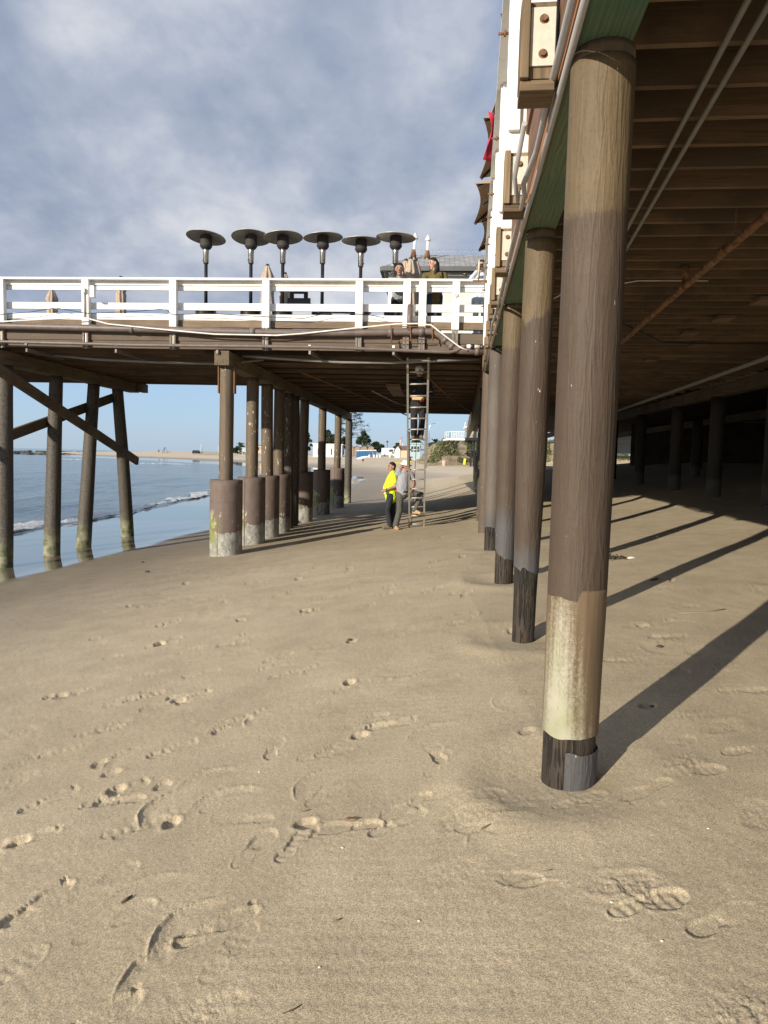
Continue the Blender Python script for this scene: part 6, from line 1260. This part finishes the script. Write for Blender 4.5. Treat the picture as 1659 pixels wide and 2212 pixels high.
def walker(x, y, D, label, col, rz=0.0, hgt=1.7, extra=None):
    a = far_pt(x, y, D); t = empty('person', label, 'person', tuple(a), rz); s = hgt/1.7
    blob('body', [((0, 0, 1.55*s), (0, 0.0, 1.62*s), 0.10, 0.095), ((0, 0, 1.4*s), (0, 0, 1.5*s), 0.06, 0.06), ((0, 0, 1.25*s), (0, 0, 0.9*s), 0.17, 0.14), ((0.19, 0, 1.32*s), (0.24, 0.02, 1.05*s), 0.05, 0.045), ((0.24, 0.02, 1.05*s), (0.20, -0.12, 0.85*s), 0.045, 0.035), ((-0.19, 0, 1.32*s), (-0.24, 0.02, 1.05*s), 0.05, 0.045), ((-0.24, 0.02, 1.05*s), (-0.2, -0.1, 0.85*s), 0.045, 0.035),
        ((0.09, 0, 0.85*s), (0.12, -0.10, 0.46*s), 0.09, 0.06), ((0.12, -0.1, 0.46*s), (0.12, 0.02, 0.07), 0.06, 0.045), ((0.12, 0.02, 0.06), (0.12, -0.14, 0.04), 0.045, 0.035), ((-0.09, 0, 0.85*s), (-0.10, 0.08, 0.46*s), 0.09, 0.06), ((-0.1, 0.08, 0.46*s), (-0.10, 0.22, 0.09), 0.06, 0.045), ((-0.10, 0.22, 0.07), (-0.10, 0.08, 0.04), 0.045, 0.035)], SKIN2, t, 0.025, 2)
    blob('clothes', [((0, 0, 1.33*s), (0, 0, 0.85*s), 0.185, 0.165), ((0.09, 0, 0.85*s), (0.12, -0.10, 0.46*s), 0.105, 0.085), ((-0.09, 0, 0.85*s), (-0.10, 0.08, 0.46*s), 0.105, 0.085), ((0.17, 0, 1.34*s), (0.24, 0.02, 1.08*s), 0.075, 0.065), ((-0.17, 0, 1.34*s), (-0.24, 0.02, 1.08*s), 0.075, 0.065)], col, t, 0.025, 2)
    blob('hair', [((0, 0.02, 1.60*s), (0, 0.02, 1.65*s), 0.10, 0.09)], HAIR, t, 0.025, 1); return t, a
t, a = walker(784, 998, 170, 'person in black carrying a long white surfboard near the blue toilets', BLACKT, 0.4, 1.7)
c = a+Vector((-0.1, -0.3, 1.25)); vs = []; fs = []
for i in range(13):
    s_ = i/12; w_ = 0.30*max(0.03, math.sin(pi*(0.04+0.92*s_)))**0.6
    for q_ in ((-w_, 0.02), (0, 0.045), (w_, 0.02), (w_, -0.02), (0, -0.045), (-w_, -0.02)): vs.append(((s_-0.5)*2.8, q_[1], q_[0]+0.30*(s_-0.5)*2))
for i in range(12):
    for k in range(6): fs.append((i*6+k, i*6+(k+1) % 6, (i+1)*6+(k+1) % 6, (i+1)*6+k))
fs += [tuple(range(6))[::-1], tuple(72+k for k in range(6))]
sb = MB().add(vs, fs, True).build('surfboard', M['white']); sb.location = c; tag(sb, 'long white surfboard held by the person near the blue toilets', 'surfboard')
for x, y, D, lab, col, rz in ((262.5, 989, 215, 'leftmost of three tiny waders in the far shallows', JEANS, 0.2), (267.5, 989.5, 215, 'middle of three tiny waders in the far shallows', CHAR, 2.0), (270, 988.5, 218, 'rightmost of three tiny waders in the far shallows', SHOE, 3.0), (343, 974, 330, 'tiny lone person on the far sand spit', BLACKT, 1.0)):
    walker(x, y, D, lab, col, rz)
tp = far_pt(356, 977, 325); t = empty('driftwood_tripod', 'leaning driftwood poles stacked into a tripod on the far spit', 'driftwood', tuple(tp))
for an in (0, 2.1, 4.2): MB().bar((1.6*cos(an), 1.6*sin(an), -0.1), (0.05*cos(an), 0.05*sin(an), 2.6), 0.14, 0.14).build('pole', M['bark'], t)
MB().bar((0.6, -1.2, 0.1), (3.4, -1.2, 0.7), 0.16, 0.16).build('fallen_pole', M['bark'], t)
t = tp = far_pt(436, 977, 322); tag(MB().cyl(tp, tp+Vector((0, 0, 2.4)), 0.09, 0.06, 8).build('marker_post', M['bark']), 'thin lone marker post on the far sand spit', 'post')
# goal posts, wire fence on the left beach
for x, lab in ((434, 'left of two tall thin white poles on the far beach'), (471.5, 'right of two tall thin white poles on the far beach')):
    a = far_pt(x, 982, 290); tag(MB().cyl(a, a+Vector((0, 0, atY(x, 960 if x < 450 else 961, 290).z-a.z)), 0.09, 0.06, 8).build('white_pole', M['white']), lab, 'pole', 'tall white poles on the far beach')
a = far_pt(433, 983, 285); b_ = far_pt(480, 982, 285); t = empty('beach_fence', 'low grey slatted fence on the far left beach by the white poles', 'fence', tuple(a)); w = b_.x-a.x
for k in range(9): MB().span(k*w/8-0.06, k*w/8+0.06, -0.06, 0.06, -0.5, 1.5).build('post', WOODF, t)
MB().span(0, w, -0.05, 0.05, 0.15, 0.5).span(0, w, -0.05, 0.05, 0.7, 0.95).span(0, w, -0.05, 0.05, 1.2, 1.4).build('rails', WOODF, t)
a = far_pt(523, 983, 275); t = empty('lifeguard_chair', 'pale teal lifeguard stand with a ramp on the left beach', 'lifeguard stand', tuple(a)); MB().span(0, 2.2, 0, 2.0, 1.5, 3.0).build('cabin', TEAL, t); MB().span(-0.3, 2.5, -0.3, 2.3, 3.0, 3.15).build('roof', M['white'], t)
for x_ in (0.1, 2.1):
    for y_ in (0.1, 1.9): MB().span(x_-.1, x_+.1, y_-.1, y_+.1, -0.5, 1.5).build('leg', TEAL, t)
MB().bar((-3.0, 1.0, 0), (0, 1.0, 1.5), 1.0, 0.1).build('ramp', STONE, t)
# rocks of the breakwater, boulders
rk = simple('wet_rock', (0.06, 0.055, 0.05), 0.8, 0.4, 2, 0.6, 3); rb_ = MB(); R_ = random.Random(9)
for i in range(420):
    s_ = R_.random(); x = -400+s_*235; y = 452+R_.gauss(0, 3)-s_*25; rb_.ball((x, y, SEA_Z+0.1+R_.random()*0.7), R_.uniform(.7, 1.7), (1.4, 1, .6), 7, 5)
for i in range(260):
    s_ = R_.random(); x = -260+s_*120; y = 330+R_.gauss(0, 2)-s_*10; rb_.ball((x, y, SEA_Z+R_.random()*0.4), R_.uniform(.5, 1.2), (1.5, 1, .6), 7, 5)
tag(rb_.build('breakwater', rk), 'low dark line of breakwater rocks in the far sea at left', 'rocks', kind='stuff')
# flag, street lamps
a = far_pt(868, 984, 235); h = atY(868, 943, 235).z-a.z; t = empty('flagpole', 'flagpole with drooping striped flag behind the tan shed', 'flagpole', tuple(a)); MB().cyl((0, 0, 0), (0, 0, h), 0.07, 0.04, 10).build('pole', M['steel'], t)
vs = [(-0.03-0.75*s_, 0.12*sin(s_*8), h-0.2-z-0.8*s_) for z in np.linspace(0, 2.3, 8) for s_ in np.linspace(0, 1, 6)]
for nm_, mt, sel in (('flag_red_stripes', M['red'], 0), ('flag_white_stripes', M['white'], 1)):
    MB().add(vs, [(i*6+j, i*6+j+1, (i+1)*6+j+1, (i+1)*6+j) for i in range(7) for j in range(5) if i % 2 == sel], True).build(nm_, mt, t).modifiers.new('thick', 'SOLIDIFY').thickness = 0.02
def lamp(x, yt, yb, D, reach, label):
    a = far_pt(x, yb, D); a.z = min(a.z, atY(x, yb, D).z); h = atY(x, yt, D).z-a.z; t = empty('street_lamp', label, 'street lamp', tuple(a), 0, 'street lamps behind the beach'); MB().tube([(0, 0, 0), (0, 0, h*0.88), (reach*0.3, 0, h*0.96), (reach, 0, h)], 0.09, 10, True, [0.13, 0.09, 0.07, 0.06]).build('pole', M['steel'], t); MB().box((reach+math.copysign(.35, reach), 0, h+0.02), (0.8, 0.3, 0.14)).build('lamp_head', M['plate'], t, 0.03)
lamp(926, 913, 972, 210, 2.0, 'tall street lamp right of the ladder, arm to the right'); lamp(1003, 906, 960, 200, 2.2, 'street lamp behind the seaside terrace')
a = far_pt(836, 984, 250); tag(MB().tube([a, a+Vector((0, 0, atY(836, 954, 250).z-a.z))], 0.1, 8, True, [.12, .07]).ball(a+Vector((0, 0, atY(836, 954, 250).z-a.z)), 0.35).build('lamp_post', M['black_metal']), 'short dark lamp post behind the white van', 'lamp post')
# things at the foot of the bank
BUC = simple('pink_white_plastic', (0.68, 0.52, 0.50), 0.5); a = far_pt(960, 992, 124); t = empty('bucket', 'pale pink bucket on the sand at the foot of the bank', 'bucket', tuple(a)); MB().lathe([(0.32, -.1), (0.40, 0.85), (0.43, 0.87), (0.40, 0.9), (0.36, 0.88)], 18).build('pail', BUC, t); MB().tube([(0.40*cos(q_), 0, 0.85+0.3*sin(q_)) for q_ in np.linspace(0, pi, 9)], 0.02, 6).build('handle', M['steel'], t)
NEON = simple('neon_yellow_sign', (0.62, 0.66, 0.04), 0.6); a = far_pt(1003, 989, 124); t = empty('yellow_marker', 'leaning neon yellow marker board at the foot of the bank', 'marker', tuple(a)); MB().bar((0, 0, 0.2), (0.14, 0, 1.25), 0.06, 0.42, (1, 0, 0)).build('board', NEON, t, 0.02); MB().cyl((-0.05, 0.06, -0.2), (0.1, 0.06, 1.0), 0.03, None, 8).build('stake', M['bark'], t)
# seaside terrace house on steel frame
D = 118; a = atY(965, 947, D); Zs = lambda y: atY(1000, y, D).z; Xs = lambda x: atY(x, 950, D).x
t = empty('terrace_house', 'white seaside house with glass-railed terrace on black steel brackets', 'building', (0, 0, 0))
MB().prism([(Xs(965), D+4), (Xs(972), D+0.5), (Xs(1004), D), (Xs(1004), D+9), (Xs(966), D+9)], 'z', Zs(951), Zs(947)).build('white_terrace', M['white'], t)
MB().span(Xs(1003.9), Xs(1060), D-0.5, D+9, Zs(951), Zs(945)).build('dark_terrace', M['black_metal'], t)
gp, g, b = material('railing_glass'); setb(g, b, Base_Color=(0.75, 0.85, 0.88), Roughness=0.05, Transmission_Weight=0.85, IOR=1.2, Alpha=0.75)
path = [(Xs(965), D+4), (Xs(972), D+0.5), (Xs(1004), D)]
for (p0, p1) in zip(path, path[1:]):
    n = 3 if p0[0] < Xs(970) else 9; MB().bar((p0[0], p0[1], Zs(939.5)), (p1[0], p1[1], Zs(939.5)), 0.03, Zs(932.8)-Zs(946.3)).build('glass_panel', gp, t); pr = MB()
    for k in range(n+1): s_ = k/n; x_ = p0[0]+(p1[0]-p0[0])*s_; y_ = p0[1]+(p1[1]-p0[1])*s_-0.04; pr.bar((x_, y_, Zs(947)), (x_, y_, Zs(932.5)), 0.06, 0.06, (0, 1, 0))
    pr.bar((p0[0], p0[1]-.04, Zs(932.3)), (p1[0], p1[1]-.04, Zs(932.3)), 0.09, 0.08); pr.build('white_railing', M['white'], t)
pr = MB()
for k in range(20): x_ = Xs(1004)+k*(Xs(1060)-Xs(1004))/19; pr.bar((x_, D-0.45, Zs(946)), (x_, D-0.45, Zs(931)), 0.05, 0.05, (0, 1, 0))
pr.bar((Xs(1004), D-.45, Zs(931)), (Xs(1060), D-.45, Zs(931)), 0.08, 0.07); pr.build('black_railing', M['black_metal'], t)
MB().span(Xs(1024), Xs(1070), D+3, D+9, Zs(945), Zs(921)).build('wall', BW, t); MB().span(Xs(1014), Xs(1070), D+0.5, D+10, Zs(921), Zs(917)).build('roof', M['white'], t)
MB().span(Xs(1026), Xs(1034), D+2.9, D+2.99, Zs(944), Zs(926)).build('window', GLS, t)
MB().span(Xs(1020), Xs(1024), D+1, D+1.3, Zs(945), Zs(921)).build('post', TANW, t)
for x_ in (1020, 1026, 1033, 1042):
    MB().bar((Xs(x_), D+1, -0.5), (Xs(x_), D+1, Zs(951)), 0.28, 0.28, (0, 1, 0)).build('column', M['black_metal'], t)
for x_ in (1005, 1010, 1015): MB().bar((Xs(x_), D+0.6, Zs(951.2)), (Xs(1022), D+1, Zs(951.2)-(Xs(1022)-Xs(x_))*0.62), 0.16, 0.16).build('strut', M['black_metal'], t)
for x_ in (974, 985, 996): MB().bar((Xs(x_), D+2, Zs(951.2)), (Xs(x_), D+8.5, Zs(956)), 0.12, 0.25).build('strut', M['capw'], t)
# stairs and pale house glimpsed beyond the near pier, right of the first pile
a = B(13.0, 56); t = empty('beach_house', 'white house with slatted stairs glimpsed right of the first pile', 'building', (a.x, a.y, gz(a.x, a.y)), -AB)
MB().span(-1.5, 6, 4, 9, 1.0, 7).build('wall', BW, t)
for k in range(5): MB().span(-2.5, 5, -0.2, 0.3, 0.5+0.42*k, 0.72+0.42*k).build('stair_slat', M['white'], t)

# ================================================================== LITTER ON THE SAND
def on_sand(x, y): return ground_px(x, y)
def stick(x, y, L, th, r, label, mat='bark', group=None, bend=0.1):
    p = on_sand(x, y); d = Vector((sin(th), cos(th), 0)); s_ = Vector((d.y, -d.x, 0)); q = p+d*L; pts = [p+Vector((0, 0, r*0.6)), p+d*L*0.5+s_*L*bend+Vector((0, 0, r+0.004)), Vector((q.x, q.y, gz(q.x, q.y)+r*0.7))]
    tag(MB().tube(pts, r, 7, True, [r*0.7, r, r*0.5]).build('stick', M[mat]), label, 'stick', group)
stick(648, 1755, 0.05, 1.3, 0.003, 'small dark twig on the sand left of the orange leaf'); stick(1040, 1792, 0.09, .9, 0.006, 'short dark stick in the print below the first pile'); stick(718, 1992, 0.035, 1.2, 0.003, 'tiny pale twig low in the middle of the sand', 'curb'); stick(610, 2190, 0.06, 1.1, 0.0025, 'thin curved straw near the bottom edge'); stick(262, 1952, 0.05, .6, 0.006, 'stubby dark stick left of the long ridge')
stick(1165, 1883, 0.05, 1.5, 0.002, 'thin straw on the sand below the first pile foot', 'curb'); stick(1460, 1325, 0.5, 1.4, 0.008, 'thin long reed lying right of the second shadow', 'curb'); stick(1405, 1255, 0.18, 0.8, 0.012, 'dark stick beside the second pile shadow')
p = on_sand(755, 1774); tag(MB().add([p+Vector(q_) for q_ in ((-.03, -.005, .008), (-.008, .012, .014), (.03, .002, .006), (.034, -.004, .02), (-.004, -.012, .020))], [(0, 1, 4), (1, 2, 3, 4)]).build('dry_leaf', M['rust_pipe'], None), 'curled orange dry leaf in the middle of the sand', 'leaf').modifiers.new('thick', 'SOLIDIFY').thickness = 0.002
ST = simple('dark_pebble', (0.05, 0.045, 0.04), 0.7, 0.3, 30); SHELL = simple('shell', (0.66, 0.60, 0.52), 0.5, 0.1, 20)
for x, y, r, lab, m_ in ((308, 1215, .045, 'dark pebble alone on the damp sand left of the row', ST), (318, 1236, .06, 'dark flat stone just below the lone pebble', ST), (755, 1383, .03, 'dark pebble in the middle distance of the sand', ST), (1425, 1398, .035, 'dark lump of weed right of the second pile', ST), (1408, 1527, .02, 'dark pebble at the edge of the first pile shadow', ST),
                         (740, 1832, .009, 'tiny pale shell right of the shoe prints', SHELL), (1322, 1950, .010, 'pale shell beside the double print at right', SHELL), (1430, 2033, .008, 'pale shell low at right', SHELL), (560, 1668, .009, 'tiny shell chip left of centre', SHELL), (1420, 1160, .04, 'small white shell near the far shadow edge', SHELL), (905, 1990, .008, 'pale shell chip low in the middle', SHELL), (690, 2090, .007, 'small shell chip near the bottom left of centre', SHELL), (1530, 1790, .008, 'shell chip right of the first pile foot', SHELL)):
    p = on_sand(x, y); tag(MB().ball(p+Vector((0, 0, r*0.2)), r*0.6, (1.3, .9, .55), 9, 6).build('shell' if m_ is SHELL else 'pebble', m_), lab, 'shell' if m_ is SHELL else 'pebble')
p = on_sand(1325, 1208); t = empty('seaweed', 'tangled dark seaweed clump with a white shell right of the first pile', 'seaweed', tuple(p)); R_ = random.Random(4); sw = MB()
for k in range(34):
    a_ = R_.uniform(0, 6.28); L = R_.uniform(.08, .26); sw.tube([(R_.gauss(0, .05), R_.gauss(0, .04), 0.01), (cos(a_)*L*.5, sin(a_)*L*.4, R_.uniform(.02, .07)), (cos(a_)*L, sin(a_)*L*.7, 0.005)], 0.006, 5)
sw.build('fronds', simple('kelp', (0.045, 0.030, 0.014), 0.6, 0.3), t); MB().ball((0.26, 0.02, 0.02), 0.045, (1.4, .8, .5), 9, 6).build('shell', SHELL, t)
